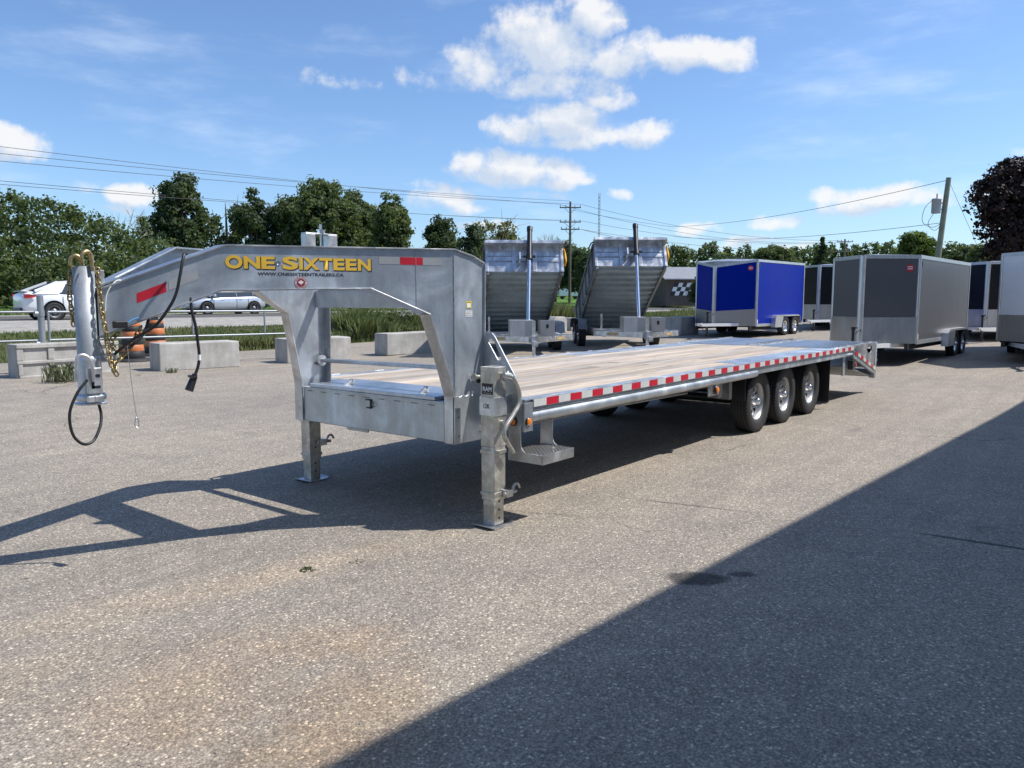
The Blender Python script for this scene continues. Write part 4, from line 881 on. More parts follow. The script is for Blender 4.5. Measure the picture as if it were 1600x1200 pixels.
# weed tufts in the lot
def tuft(px, d, n, h, label, r=.15):
    x, y = spot(px, d); m = MB(); q = random.Random(int(px*7))
    for k in range(n):
        a = q.uniform(0, 6.3); rr = r*math.sqrt(q.random()); cx_, cy_ = math.cos(a)*rr, math.sin(a)*rr; hh = h*q.uniform(.4, 1); lean = q.uniform(.1, .7)*hh; b = q.uniform(0, 6.3)
        w = .005+.004*q.random()
        m.quadmesh([(cx_-w*math.sin(b), cy_+w*math.cos(b), 0), (cx_+w*math.sin(b), cy_-w*math.cos(b), 0), (cx_+lean*.5*math.cos(b), cy_+lean*.5*math.sin(b), hh*.8), (cx_+lean*math.cos(b), cy_+lean*math.sin(b), hh)], [(0,1,2),(0,2,3)])
    o = m.build('weed', 'weed', None, fixn=False); o.location = (x, y, terr(x, y)); tag(o, label, 'weed'); return o
tuft(88, 14.3, 120, .38, 'dry weed growing against the panelled concrete block at far left', .32)
tuft(262, 16.1, 60, .12, 'small weed tuft at the foot of the block beside the orange drums', .12)
tuft(468, 4.62, 50, .018, 'tiny green moss tuft on the bare asphalt in front of the jack', .05)
tuft(548, 4.78, 30, .008, 'flat dried grass scrap on the asphalt right of the moss tuft', .05)
# loose pebbles on the lot, too small to pick apart
peb = MB(); q = random.Random(5)
for k in range(900):
    px = q.uniform(-50, 1650); d = 1.9+9*q.random()**1.6; x, y = spot(px, d); s_ = q.uniform(.002, .006)
    T = Matrix.Translation((x, y, .004+s_*.3)) @ Matrix.Rotation(q.uniform(0, 3), 4, 'Z')
    vs = [T @ Vector(v) for v in ((s_,0,0),(0,s_*.8,0),(-s_,0,0),(0,-s_*.7,0),(0,0,s_*.8))]
    peb.quadmesh(vs, [(0,1,4),(1,2,4),(2,3,4),(3,0,4)])
stuff(peb.build('loose_gravel', 'gravel', None, fixn=False))

# ------------------------------------------------------------------ construction drums
def drum(px, d, label, tilt=0):
    x, y = spot(px, d); t = thing('traffic_drum', label, 'traffic drum', (x, y, terr(x, y)), 0, 'orange and black traffic drums by the gate')
    for i, (z0, z1, r0, r1, mt) in enumerate(((.06,.24,.27,.262,'drum_black'),(.24,.40,.255,.247,'drum_orange'),(.40,.56,.243,.235,'drum_black'),(.56,.72,.23,.222,'drum_orange'),(.72,.84,.218,.21,'drum_black'),(.84,.93,.205,.195,'drum_orange'))):
        m = MB(); m.lathe([(r0, z0), (r0+.006, z0+.01), (r1, z1-.012), (r1-.012, z1)], (0,0,0), (0,0,1), 26); m.build('band', mt, t)
    m = MB(); m.lathe([(.0, .95), (.16, .95), (.195, .93)], (0,0,0), (0,0,1), 24); m.box(-.09, -.02, .94, .09, .02, 1.01); m.build('top_handle', 'drum_black', t)
    m = MB(); m.lathe([(.27, .07), (.44, .05), (.46, .0)], (0,0,0), (0,0,1), 28); m.build('rubber_base', 'rubber', t)
drum(203, 18.6, 'orange and black traffic drum on the lot left of the concrete block')
drum(240, 20.2, 'orange and black traffic drum standing behind the concrete block')

# ------------------------------------------------------------------ pipe gate and posts
def gate():
    x0, y0 = spot(65, 15.6); t = thing('pipe_gate', 'grey two rail pipe gate running behind the concrete blocks', 'gate', (x0, y0, 0), -.09)
    for z in (1.435, .865):
        MB().cyl((.1, 0, z), (5.75, 0, z-.03), .024, 10).build('rail', 'pipe', t)
    for xx in (.10, 3.05, 4.85): MB().cyl((xx, 0, .83), (xx, 0, 1.44), .022, 10).build('picket', 'pipe', t)
    MB().cyl((5.70, 0, .10), (5.70, 0, 1.48), .045, 12).build('post', 'pipe', t)
    l = MB(); l.box(.62, -.03, 1.405, .74, .03, 1.455); l.cyl((.68, -.02, .95), (.68, -.02, 1.44), .012, 6); l.plate([(.66, -.03, 1.45), (.70, -.03, 1.55), (.58, -.03, 1.52), (.56, -.03, 1.47)], (0, .02, 0)); l.box(.60, -.04, .93, .74, .03, .99); l.build('gate_latch', 'black', t)
    p = thing('gate_post', 'thick grey steel post with collars at the end of the pipe gate', 'post', (x0-.03, y0, terr(x0, y0)))
    MB().cyl((0, 0, 0), (0, 0, 1.58), .062, 18).build('pole', 'pipe', p)
    for z in (.56, 1.17):
        MB().cyl((0, 0, z), (0, 0, z+.12), .072, 18).build('collar', 'pipe', p)
        MB().cyl((-.12, 0, z+.05), (-.06, 0, z+.05), .06, 12).build('hinge', 'pipe', p)
    x1, y1 = spot(64, 15.6)
    s = thing('pipe_gate', 'short grey pipe rails running off the left edge from the gate post', 'gate', (x1, y1, 0), math.pi-.09)
    for z in (1.44, .865): MB().cyl((.05, 0, z), (3.2, 0, z), .022, 10).build('rail', 'pipe', s)
gate()

# ------------------------------------------------------------------ enclosed cargo trailers
WS = wheel_parts(.335, .205, .20, 'chrome', 'chrome', 5)
def cargo(label, loc, rz, W, L, nose, zb, zt, skin, wheels, guard, side_guard=0.0, nose_skin=None, gleft=None, slope=.0, badge=True, jack_c='black', group='enclosed cargo trailers'):
    t = thing('cargo_trailer', label, 'trailer', loc, rz, group)
    ap = (-nose, W/2); A = (0, 0); Bc = (0, W); ns = nose_skin or skin
    # body core behind the skins
    m = MB(); m.plate([(A[0]+.01, .012, zb), (L, .012, zb), (L, W-.012, zb), (Bc[0]+.01, W-.012, zb), (ap[0]+.02, W/2, zb)], (0, 0, zt-zb-.06)); m.build('body', 'alu_skin', t)
    m = MB(); m.plate([(.01, 0, zb+.07), (L-.05, 0, zb+.07), (L-.05, 0, zt-.07), (.01, 0, zt-.07)], (0, .01, 0)); m.build('side_panel', skin, t)
    m = MB(); m.plate([(.01, W, zb+.07), (L-.05, W, zb+.07), (L-.05, W, zt-.07), (.01, W, zt-.07)], (0, -.01, 0)); m.build('side_panel', skin, t)
    if side_guard: MB().box(.02, -.006, zb+.06, L-.06, 0, zb+.06+side_guard).build('side_guard', 'alu_skin', t)
    for (P, Q, nm) in ((ap, A, 0), (ap, Bc, 1)):
        P = Vector((*P, 0)); Q = Vector((*Q, 0)); d = (Q-P).normalized(); n = Vector((-1, 0, 0)); n = (n - d*n.dot(d)).normalized(); Ln = (Q-P).length
        def face(a0, a1, z00, z01, z10, z11, off, mat, name, par=t):      # quad on the nose face, lower edge z00..z01, upper edge z10..z11
            mm = MB(); p = [P+d*a0+Vector((0,0,z00)), P+d*a1+Vector((0,0,z01)), P+d*a1+Vector((0,0,z11)), P+d*a0+Vector((0,0,z10))]
            mm.plate([v+n*off for v in p], -n*.012); return mm.build(name, mat, par)
        ga = guard; gb = guard + (0.0 if not slope else .08)
        face(.07, Ln-.06, zb+ga, zb+gb, zt-.07-slope, zt-.07, .004, ns, 'nose_panel')
        face(.02, Ln-.02, zb, zb, zb+ga+.012, zb+gb+.012, .008, 'tread2' if slope else 'alu_skin', 'gravel_guard')
        gr = face(.02, Ln-.02, zt-.085-slope, zt-.085, zt-slope, zt, .014, 'alu', 'top_trim')
        rv = MB()
        for k in range(int(Ln/.12)):
            c = P+d*(.08+.12*k)+Vector((0,0,zb+ga-.005)); rv.tube([c+n*.008, c+n*.012], .006, 5)
        stuff(rv.build('rivets', 'alu', t))
    for (px_, py_) in (ap, A, Bc):
        m = MB(); r = .045 if (px_, py_) != ap else .07
        m.tube([(px_+.02, py_+(.02 if py_ == 0 else (-.02 if py_ == W else 0)), zb), (px_+.02, py_+(.02 if py_ == 0 else (-.02 if py_ == W else 0)), zt-.02-(slope if (px_, py_) == ap else 0))], r, 12); m.build('corner_post', 'alu', t)
    rv = MB()
    for k in range(int((zt-zb)/.09)): rv.tube([(.005, -.026, zb+.05+.09*k), (.005, -.031, zb+.05+.09*k)], .006, 5)
    stuff(rv.build('rivets', 'alu_skin', t))
    for bx in ((0, -.012, zt-.085, L, 0, zt), (L-.06, -.012, zb+.076, L, 0, zt-.086), (0, -.014, zb-.02, L, .0, zb+.075), (0, W, zt-.085, L, W+.012, zt)): MB().box(*bx).build('side_trim', 'alu', t, .002)
    m = MB(); vs = [(L, 0, zt), (L, W, zt), (0, W, zt), (ap[0], W/2, zt-slope), (0, 0, zt)]
    m.quadmesh([*vs, (L, W/2, zt+.05), (0.0, W/2, zt+.05)], [(0,4,6,5),(1,5,6,2),(4,3,6),(2,6,3)]); m.build('roof', 'alu', t)
    if badge:
        P = Vector((*ap, 0)); Q = Vector((0, 0, 0)); d = (Q-P).normalized(); n = Vector((0,0,1)).cross(d); n = -n if n.x > 0 else n; Ln = (Q-P).length
        c = P+d*(Ln-.24)+Vector((0,0,zt-.30)); m = MB(); k = 20
        m.quadmesh([c+n*.0085+d*math.cos(2*math.pi*i/k)*.095+Vector((0,0,.09*math.sin(2*math.pi*i/k))) for i in range(k)], [tuple(range(k))]); b = m.build('badge', 'red', t, fixn=False)
        m = MB()
        for zz in (.018, -.028): m.quadmesh([c+n*.0105+d*a+Vector((0,0,zz+e)) for a, e in ((-.06,0),(.06,0),(.06,.02),(-.06,.02))], [(0,1,2,3)])
        stuff(m.build('badge_stripe', 'white_vinyl', b, fixn=False))
    # tongue, jack
    m = MB()
    m.bar((ap[0]-.95, W/2, .42), (.35, .18, .42), .06, .10); m.bar((ap[0]-.95, W/2, .42), (.35, W-.18, .42), .06, .10); m.build('tongue', 'white_panel', t, .004)
    m = MB(); m.bar((ap[0]-1.18, W/2, .44), (ap[0]-.85, W/2, .44), .09, .08); m.build('coupler', 'alu', t, .01)
    m = MB(); m.cyl((ap[0]-.42, W/2, .10), (ap[0]-.42, W/2, .82), .032, 12); m.cyl((ap[0]-.42, W/2, .80), (ap[0]-.42, W/2, .86), .05, 10); m.cyl((ap[0]-.42, W/2-.10, .84), (ap[0]-.42, W/2+.02, .84), .012, 8); m.cyl((ap[0]-.42, W/2, .03), (ap[0]-.42, W/2, .10), .06, 10); m.build('tongue_jack', jack_c, t)
    m = MB(); m.tube([(ap[0]-.4, W/2-.05, .70), (ap[0]-.25, W/2-.08, .80), (ap[0]-.05, W/2-.05, .75)], .012, 6, smoothpath=4); m.tube([(ap[0]-.95, W/2-.05, .42), (ap[0]-.75, W/2-.07, .2), (ap[0]-.5, W/2-.04, .42)], .012, 6, smoothpath=5); m.build('cable', 'cable', t)
    # under frame
    m = MB(); m.box(-.2, .12, zb-.14, L-.05, .20, zb); m.box(-.2, W-.2, zb-.14, L-.05, W-.12, zb); m.box(.1, .05, zb-.05, L-.1, W-.05, zb-.005); m.build('frame', 'underside', t)
    # wheels under a tandem fender
    for xw in wheels:
        add_wheel(WS, (xw, -.045, .335), t); add_wheel(WS, (xw, W+.045, .335), t, True); MB().cyl((xw, .1, .335), (xw, W-.1, .335), .04, 8).build('axle', 'black', t)
    a, b = wheels[0]-.86, wheels[-1]+.42; top = .335+.40
    prof = [(a-.10, .30), (a-.06, top-.10), (a+.03, top-.02), (a+.12, top), (b-.20, top), (b-.04, top-.05), (b+.04, top-.25), (b+.06, .42)]
    for sgn, yb in ((-1, 0), (1, W)):
        f = MB(); f.ribbon([(x, yb, z) for x, z in prof], (0, sgn, 0), -.0, .17, .006, 1); fo = f.build('fender', 'alu', t)
        k = MB(); yq = yb+sgn*.17; k.plate([(prof[0][0], yq, prof[0][1]), *[(x, yq, z) for x, z in prof[1:4]], (wheels[0]-.25, yq, top-.05), (wheels[0]-.36, yq, .42), (wheels[0]-.38, yq, .30)], (0, -sgn*.005, 0)); k.plate([(prof[3][0], yq, top), (prof[4][0], yq, top), (prof[5][0], yq, prof[5][1]), (wheels[-1]+.1, yq, top-.05), (wheels[0]-.1, yq, top-.05)], (0, -sgn*.005, 0)); k.build('fender_skirt', 'alu', fo)
    m = MB(); m.box(.09, -.022, zt-.28, .15, -.012, zt-.14); m.build('clearance_light', 'black', t, .003)
    m = MB(); m.box(.05, -.018, zb+.09, .09, -.012, zb+.22); m.build('sticker', 'white_vinyl', t)
    m = MB(); m.box(L, .06, zb, L+.03, W-.06, zt-.06); m.build('rear_door', skin, t, .003)
    return t
TR = terr
cargo('charcoal grey enclosed cargo trailer with silver fender, behind the tail of the flatbed', (19.85, 3.84, TR(22.5, 4)), -.054, 1.95, 5.12, .95, .46, 2.50, 'grey_panel', (3.28, 4.08), .60)
cargo('bright blue enclosed cargo trailer with a V nose and diamond plate guard', (26.1, 10.07, TR(28.5, 11)-.02), -.07, 2.34, 4.02, .85, .37, 2.66, 'blue', (2.12, 2.98), .50, slope=.20)
x, y = spot(1617, 24.8); cargo('black enclosed cargo trailer standing between the grey and the white trailer', (x, y, TR(x, y)-.02), -.03, 2.4, 5.0, .95, .46, 2.56, 'black_panel', (2.8, 3.6), .56, badge=False)
x, y = spot(1732, 17.4); cargo('white enclosed cargo trailer cut off by the right edge of the photo', (x, y, TR(x, y)+.0), -.03, 2.1, 5.6, .95, .50, 2.60, 'white_panel', (3.0, 3.8), .62, badge=False)
x, y = spot(1330, 30.6); cargo('black enclosed cargo trailer seen between the blue and the charcoal trailer', (x, y, TR(x, y)-.03), -.03, 2.0, 4.6, .85, .47, 2.62, 'black_panel', (2.5, 3.3), .58, badge=False)

# ------------------------------------------------------------------ dump trailers with raised beds
WD = wheel_parts(.37, .23, .21, 'chrome', 'rim', 8)
def dump(label, loc, rz, tilt=R(26.7)):
    # local frame: +x runs to the rear, y from left to right seen from behind, origin on the ground between the front corners of the frame
    t = thing('dump_trailer', label, 'dump trailer', loc, rz, 'galvanized dump trailers with raised beds')
    W = 1.02; LF = 4.35
    fr = MB(); [fr.box(-.35, s*.86-.05, .42, LF, s*.86+.05, .60) for s in (-1, 1)]; fr.build('frame', 'galv', t, .004)
    for xx in (-.35, 1.0, 2.2, LF-.1): MB().box(xx, -.81, .46, xx+.08, .81, .56).build('cross_member', 'galv', t)
    a = MB(); a.box(-.45, -1.18, .44, -.36, 1.18, .60); a.build('front_rail', 'galv_bright', t, .004)
    for s in (-1, 1):
        a = MB(); a.bar((-.45, s*1.12, .52), (-1.75, s*.10, .52), .07, .13); rail_ = a.build('tongue_rail', 'galv_bright', t, .003)
        l = MB(); l.bar((-.80, s*.855, .525), (-1.10, s*.615, .525), .078, .07); l.build('label', 'hose', rail_)
    a = MB(); a.box(-2.05, -.07, .42, -1.68, .07, .62); a.cyl((-1.75, 0, .10), (-1.75, 0, .98), .04, 12); a.box(-2.2, -.05, .38, -2.0, .05, .50); a.build('coupler_jack', 'galv_bright', t, .004)
    b = MB(); b.box(-1.30, -.06, .58, -.72, .52, .98); b.build('pump_box', 'alu', t, .006)
    b = MB(); b.box(-1.305, -.05, .60, -1.30, .16, .96); b.box(-1.29, -.58, .60, -.75, -.22, .97); pb_ = b.build('tool_box', 'tread', t, .006)
    b = MB(); b.box(-1.296, -.42, .78, -1.290, -.36, .88); b.build('box_latch', 'black', pb_)
    b = MB(); b.bar((-.6, 1.0, .62), (-.6, 1.0, 1.05), .05, .05, (1,0,0)); b.box(-.64, .86, .60, -.3, 1.2, .64); b.build('side_bracket', 'galv_bright', t)
    for xw in (2.30, 3.16):
        for s in (-1, 1): add_wheel(WD, (xw, s*1.14, .37), t, s > 0)
        MB().cyl((xw, -1.1, .37), (xw, 1.1, .37), .045, 8).build('axle', 'black', t)
    # fenders
    for s in (-1, 1):
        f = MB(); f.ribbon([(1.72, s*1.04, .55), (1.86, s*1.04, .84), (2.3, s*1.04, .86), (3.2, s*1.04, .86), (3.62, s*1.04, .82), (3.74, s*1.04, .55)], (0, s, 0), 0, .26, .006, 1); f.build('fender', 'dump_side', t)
    # bed, hinged at the rear
    B = bpy.data.objects.new('bed', None); C.objects.link(B); B.parent = t; B.location = (LF-.15, 0, .50); B.rotation_euler = (0, tilt, 0); B.empty_display_size = .2
    Lb = 4.25; H = .66
    k = MB(); k.box(-Lb, -W, 0, .1, W, .012); bedf = k.build('bed_floor', 'dump_under', B)
    for i in range(13):
        xx = -Lb+.18+i*.33
        k = MB(); k.box(xx, -W+.02, -.075, xx+.05, W-.02, 0); k.build('floor_rib', 'dump_under', B)
    for s in (-1, 1):
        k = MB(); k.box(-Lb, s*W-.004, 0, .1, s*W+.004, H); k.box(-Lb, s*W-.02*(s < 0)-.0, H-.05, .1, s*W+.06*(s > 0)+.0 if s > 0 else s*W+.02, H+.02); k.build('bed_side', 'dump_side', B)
        k = MB(); k.bar((-Lb, s*(W-.05), -.06), (.1, s*(W-.05), -.06), .07, .12); k.build('bed_rail', 'dump_side', B)
        for i in range(6):
            xx = -Lb+.3+i*.72; k = MB(); k.box(xx, s*W, 0, xx+.07, s*(W+.05), H-.02) if s > 0 else k.box(xx, s*(W+.05), 0, xx+.07, s*W, H-.02); k.build('side_stake', 'dump_side', B)
        k = MB(); k.box(-.35, s*(W+.0)-.03, .1, .16, s*(W+.12)+.03, .18); k.build('side_step', 'galv_bright', B)
    # bulkhead: sheet, top rail, two uprights, edge posts, creases
    k = MB(); k.box(-Lb-.008, -W, -.04, -Lb, W, H+.02); bh = k.build('bulkhead', 'galv_bright', B)
    k = MB(); k.box(-Lb-.27, -W-.03, H+.0, -Lb+.04, W+.03, H+.09); k.build('tarp_housing', 'galv_bright', B, .006)
    for yy in (-.31, .24): k = MB(); k.box(-Lb-.055, yy, -.05, -Lb-.008, yy+.09, H); k.build('upright', 'galv_bright', bh, .004)
    for yy in (-W-.01, W-.06): k = MB(); k.box(-Lb-.045, yy, -.05, -Lb-.008, yy+.07, H); k.build('upright', 'galv_bright', bh, .004)
    for zz, hh in ((.24, .03), (.40, .012)):
        for y0, y1 in ((-W+.07, -.34), (-.23, .21), (.32, W-.07)):
            k = MB(); k.box(-Lb-.022, y0, zz, -Lb-.008, y1, zz+hh); k.build('crease_rib', 'galv_dark', bh)
    k = MB(); k.box(-Lb-.38, -.13, .14, -Lb-.008, -.09, .34); k.box(-Lb-.38, .13, .14, -Lb-.008, .17, .34) ; k.build('hoist_bracket', 'galv_bright', bh)
    k = MB(); k.tube([(-Lb+.05, -W-.05, H), (-Lb+.12, -W-.09, H-.1), (-Lb+.10, -W-.10, H-.32), (-Lb+.2, -W-.08, H-.42)], .03, 6, smoothpath=3); k.build('tarp_strap', 'orange_cloth', B)
    k = MB(); k.tube([(-Lb-.05, W+.04, H+.05), (-Lb-.05, W+.10, H+.0), (-Lb+.1, W+.12, H-.02)], .018, 6); k.tube([(-Lb-.05, -W-.03, H+.04), (-Lb-.05, -W-.09, H+.02)], .02, 6); k.build('crank', 'black', B)
    # telescopic hoist
    top = Vector((-.28, .03, zat(352, 20.8) - loc[2])) if 0 else None
    base = Vector((-.98, .05, .80)); Rm = Matrix.Translation((LF-.15, 0, .50)) @ Matrix.Rotation(tilt, 4, 'Y')
    piv = Rm @ Vector((-Lb-.36, -.09, .22)); d_ = (piv-base).normalized()
    k = MB(); k.cyl(base, piv, .047, 16); k.cyl(base, base+d_*((piv-base).length*.45), .038, 16); ho = k.build('hoist_rod', 'chrome_rod', t)
    k = MB(); k.cyl(piv-d_*.06, piv+d_*.86, .068, 18); k.cyl(piv+d_*.80, piv+d_*.92, .078, 18); k.cyl(piv-d_*.10, piv+d_*.03, .085, 16); k.cyl(piv+Vector((0,-.16,0)), piv+Vector((0,.16,0)), .035, 10); k.build('hoist_cylinder', 'black', t)
    # tailgate hangs open at the back
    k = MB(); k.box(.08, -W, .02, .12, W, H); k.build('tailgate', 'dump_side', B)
    return t
xa, ya = spot(990, 21.6); dump('galvanized dump trailer with raised bed nearer the blue cargo trailer', (xa, ya, TR(xa+1, ya+1)), YAW+R(3))
xa, ya = spot(822, 20.1); dump('galvanized dump trailer with raised bed right behind the neck of the flatbed', (xa, ya, TR(xa+1, ya+1)), YAW+R(5), R(24.2))

# ------------------------------------------------------------------ cars on the road
WC = wheel_parts(.325, .20, .215, 'rim', 'rim', 10)
def car(name, label, loc, rz, paint, hatch):
    t = thing(name, label, 'car', loc, rz, 'cars passing on the road')
    # stations along x (front at +x): x, sill z, belt z, half width at belt
    if hatch: st = [(-2.15,.34,.90,.62),(-2.10,.28,.98,.74),(-1.7,.22,1.0,.84),(-.9,.19,.98,.88),(0,.18,.95,.89),(.8,.18,.92,.88),(1.25,.19,.88,.86),(1.9,.22,.76,.80),(2.2,.26,.64,.66),(2.26,.32,.55,.5)]; gh = [(-2.08,.97,.98),(-1.55,1.46,.97),(-.2,1.52,.97),(.35,1.46,.95),(1.15,.93,.90)]
    else: st = [(-2.28,.40,.86,.60),(-2.22,.30,.98,.72),(-1.9,.24,1.08,.80),(-1.45,.20,1.02,.85),(-.9,.19,.98,.88),(0,.18,.95,.89),(.8,.18,.92,.88),(1.25,.19,.88,.86),(1.9,.22,.76,.80),(2.2,.26,.64,.66),(2.26,.32,.55,.5)]; gh = [(-1.90,1.06,1.04),(-1.10,1.40,.98),(-.35,1.46,.96),(.2,1.42,.95),(1.1,.92,.90)]
    m = MB(); rings = []
    for x, zb, zt, w in st:
        rings.append([(x,-w*.86,zb),(x,-w*.98,zb+.12),(x,-w*1.0,(zb+zt)/2),(x,-w*.985,zt-.10),(x,-w*.93,zt),(x,0,zt+.03),(x,w*.93,zt),(x,w*.985,zt-.10),(x,w,(zb+zt)/2),(x,w*.98,zb+.12),(x,w*.86,zb)])
    n = 11; vs = [p for r_ in rings for p in r_]; fs = [(i*n+k, (i+1)*n+k, (i+1)*n+(k+1)%n, i*n+(k+1)%n) for i in range(len(st)-1) for k in range(n)]
    fs += [tuple(range(n)), tuple((len(st)-1)*n+k for k in reversed(range(n)))]
    m.quadmesh(vs, fs, True); b = m.build('body', paint, t)
    sm = b.modifiers.new('s', 'SUBSURF'); sm.levels = 1; sm.render_levels = 1
    m = MB(); rs = []
    for x, zt, zb in gh:
        k = (zt-.9)/.6; w0 = .80; w1 = .80-.20*max(0, k)
        rs.append([(x,-w0,zb-.05),(x,-w1,zt-.02),(x,-w1*.8,zt),(x,w1*.8,zt),(x,w1,zt-.02),(x,w0,zb-.05)])
    n = 6; m.quadmesh([p for r_ in rs for p in r_], [(i*n+k, (i+1)*n+k, (i+1)*n+k+1, i*n+k+1) for i in range(len(rs)-1) for k in range(n-1)], False); m.build('window', 'glass', t)
    # roof skin and pillars
    rf = MB(); mid = gh[1:4]
    rf.quadmesh([p for (x, zt, zb) in mid for p in ((x, -.60, zt-.005), (x, -.5, zt+.022), (x, .5, zt+.022), (x, .60, zt-.005))], [(0,4,5,1),(1,5,6,2),(2,6,7,3),(4,8,9,5),(5,9,10,6),(6,10,11,7)], True); rf.build('roof', paint, t)
    pl = MB()
    for s in (-1, 1):
        pl.bar((gh[0][0], s*.79, gh[0][1]), (gh[1][0], s*.61, gh[1][1]), .03, .09); pl.bar((gh[1][0], s*.61, gh[1][1]), (gh[2][0], s*.61, gh[2][1]+.005), .035, .045); pl.bar((gh[2][0], s*.61, gh[2][1]), (gh[3][0], s*.62, gh[3][1]), .035, .045); pl.bar((gh[3][0], s*.62, gh[3][1]), (gh[4][0], s*.79, gh[4][1]), .03, .05)
        pl.bar((-.35, s*.79, .95), (-.32, s*.62, 1.43), .02, .06)
        if hatch: pl.bar((-1.3, s*.80, .97), (-1.25, s*.62, 1.45), .02, .07)
    pl.build('pillar', paint, t)
    for s in (-1, 1):
        cp_ = MB(); q4 = [(-1.95, s*.81, .95), (-1.15, s*.815, .95), (-1.02, s*.795, 1.04), (-.84, s*.67, 1.33), (-.72, s*.63, 1.39), (-1.12, s*.635, 1.385)] if not hatch else [(-2.1, s*.815, .93), (-1.62, s*.82, .93), (-1.50, s*.80, 1.05), (-1.36, s*.66, 1.38), (-1.3, s*.625, 1.44), (-1.58, s*.63, 1.44)]
        cp_.plate(q4, (0, s*.02, 0)); cp_.build('rear_pillar', paint, t)
    for xw in (-1.32, 1.34):
        for s in (-1, 1):
            ar = MB(); ar.lathe([(.0, -.006), (.375, -.006), (.385, .02)], (xw, s*.875, .34), (0, s, 0), 28); ar.build('wheel_arch', 'black', t)
            add_wheel(WC, (xw, s*.83, .325), t, s > 0)
    for s in (-1, 1):
        l = MB(); l.plate([(-2.24, s*.70, .80), (-2.0, s*.86, .82), (-1.85, s*.865, .90), (-2.10, s*.80, .95), (-2.24, s*.66, .95)], (0, s*.02, 0)); l.build('tail_light', 'red_lens', t)
        l = MB(); l.plate([(2.12, s*.72, .62), (1.80, s*.84, .72), (1.95, s*.80, .60)], (0, s*.02, .0)); l.build('headlight', 'white_tape', t)
        l = MB(); l.cbox((.95, s*.95, .98), (.12, .16, .11)); l.build('mirror', paint, t, .02)
        for xx in (-.55, .45): l = MB(); l.cbox((xx, s*.90, .80), (.16, .02, .025)); l.build('door_handle', paint, t)
        for xx in (-1.0, -.33, .95): l = MB(); l.box(xx, s*.885-.01, .30, xx+.008, s*.885+.01, .92); l.build('door_gap', 'black', t)
        l = MB(); l.box(-.95, s*.885-.012, .20, .95, s*.885+.012, .24); l.build('sill', 'black', t)
    l = MB(); l.box(-2.33, -.5, .32, -2.27, .5, .45); l.build('bumper_trim', 'black', t, .01)
    if not hatch: l = MB(); l.box(-2.20, -.55, 1.05, -2.02, .55, 1.075); l.build('spoiler', paint, t, .008)
    return t
ra = math.atan(-.07)
x, y = spot(72, 29.0); car('sedan', 'white sedan driving to the right on the road at far left', (x+1.32, y-.09, .95), ra, 'car_white', False)
x, y = spot(349, 42.0); car('hatchback', 'silver hatchback seen under the neck of the flatbed trailer', (x, y, .95), ra+math.pi, 'car_silver', True)

# ------------------------------------------------------------------ poles and wires
def upole(px, ptop, d, label, arms, base_z, mat='pole_wood', lean=None, r=.17):
    x, y = spot(px, d); zt = zat(ptop, d); z0 = base_z
    t = thing('utility_pole', label, 'utility pole', (x, y, z0)); h = zt-z0
    topv = Vector((lean[0], lean[1], h)) if lean else Vector((0, 0, h))
    MB().tube([(0, 0, 0), topv], [r, r*.72], 12).build('pole', mat, t)
    for (zz, wl, dx) in arms:
        zz = zz-z0; m = MB(); ux = Vector((math.sin(YAW), -math.cos(YAW), 0))
        c = Vector((0, 0, zz)); m.bar(c-ux*wl/2, c+ux*wl/2, .10, .12); arm = m.build('cross_arm', mat, t)
        br = MB()
        for s in (-1, 1): br.bar(c+ux*s*wl*.30, c+Vector((0,0,-.7)), .03, .04)
        br.build('brace', 'wire', arm)
        for s in (-1, -.45, .45, 1): ii = MB(); p = c+ux*s*(wl/2-.08); ii.cyl(p, p+Vector((0,0,.28)), .05, 8); ii.build('insulator', 'insul', arm)
    return t, topv
d1 = 92.0; zb1 = terr(*spot(890, d1))
upole(890, 318, d1, 'dark wooden utility pole with three cross arms behind the dump trailers', [(zat(327, d1), 2.5, 0), (zat(349, d1), 2.5, 0), (zat(360, d1), 2.2, 0)], zb1)
d2 = 118.0
upole(1316, 375, d2, 'distant double armed utility pole beyond the charcoal trailer', [(zat(379, d2), 2.4, 0), (zat(394, d2), 2.6, 0)], terr(*spot(1316, d2)))
d3 = 38.0; x3, y3 = spot(1454, d3); zb3 = terr(x3, y3)
uR = Vector((math.sin(YAW), -math.cos(YAW), 0))
ln = uR*(17/1209*d3)
t3, top3 = upole(1454, 282, d3, 'leaning greenish pole with a transformer above the charcoal trailer', [], zb3, 'pole_green', (ln.x, ln.y), .16)
def onp(f): return Vector((x3, y3, zb3)) + top3*f
fz = (zat(325, d3)-zb3)/(top3.z)
tf = MB(); c = top3*fz - uR*.42; tf.lathe([(0, -.34), (.20, -.34), (.21, -.30), (.21, .28), (.23, .30), (.20, .36), (0, .38)], c, (0,0,1), 20); tfo = tf.build('transformer', 'insul', t3)
tf = MB(); tf.bar(c+uR*.15+Vector((0,0,.15)), top3*fz+Vector((0,0,.15)), .06, .06); tf.bar(c+uR*.15+Vector((0,0,-.15)), top3*fz+Vector((0,0,-.15)), .06, .06); tf.cyl(c+Vector((.05,0,.36)), c+Vector((.05,0,.6)), .03, 8); tf.build('bracket', 'insul', tfo)
tf = MB(); tf.tube([c+uR*-.15+Vector((0,0,.34)), c-uR*.55+Vector((0,0,-.1)), c-uR*.62+Vector((0,0,-.75)), c-uR*.1+Vector((0,0,-1.0)), c+uR*.38+Vector((0,0,-.75))], .013, 5, smoothpath=5)
tf.tube([c+uR*-.1+Vector((0,0,-.32)), c-uR*.35+Vector((0,0,-.85)), c-uR*.0+Vector((0,0,-1.15)), c+uR*.35+Vector((0,0,-.8))], .013, 5, smoothpath=5); tf.build('lead', 'wire', tfo)
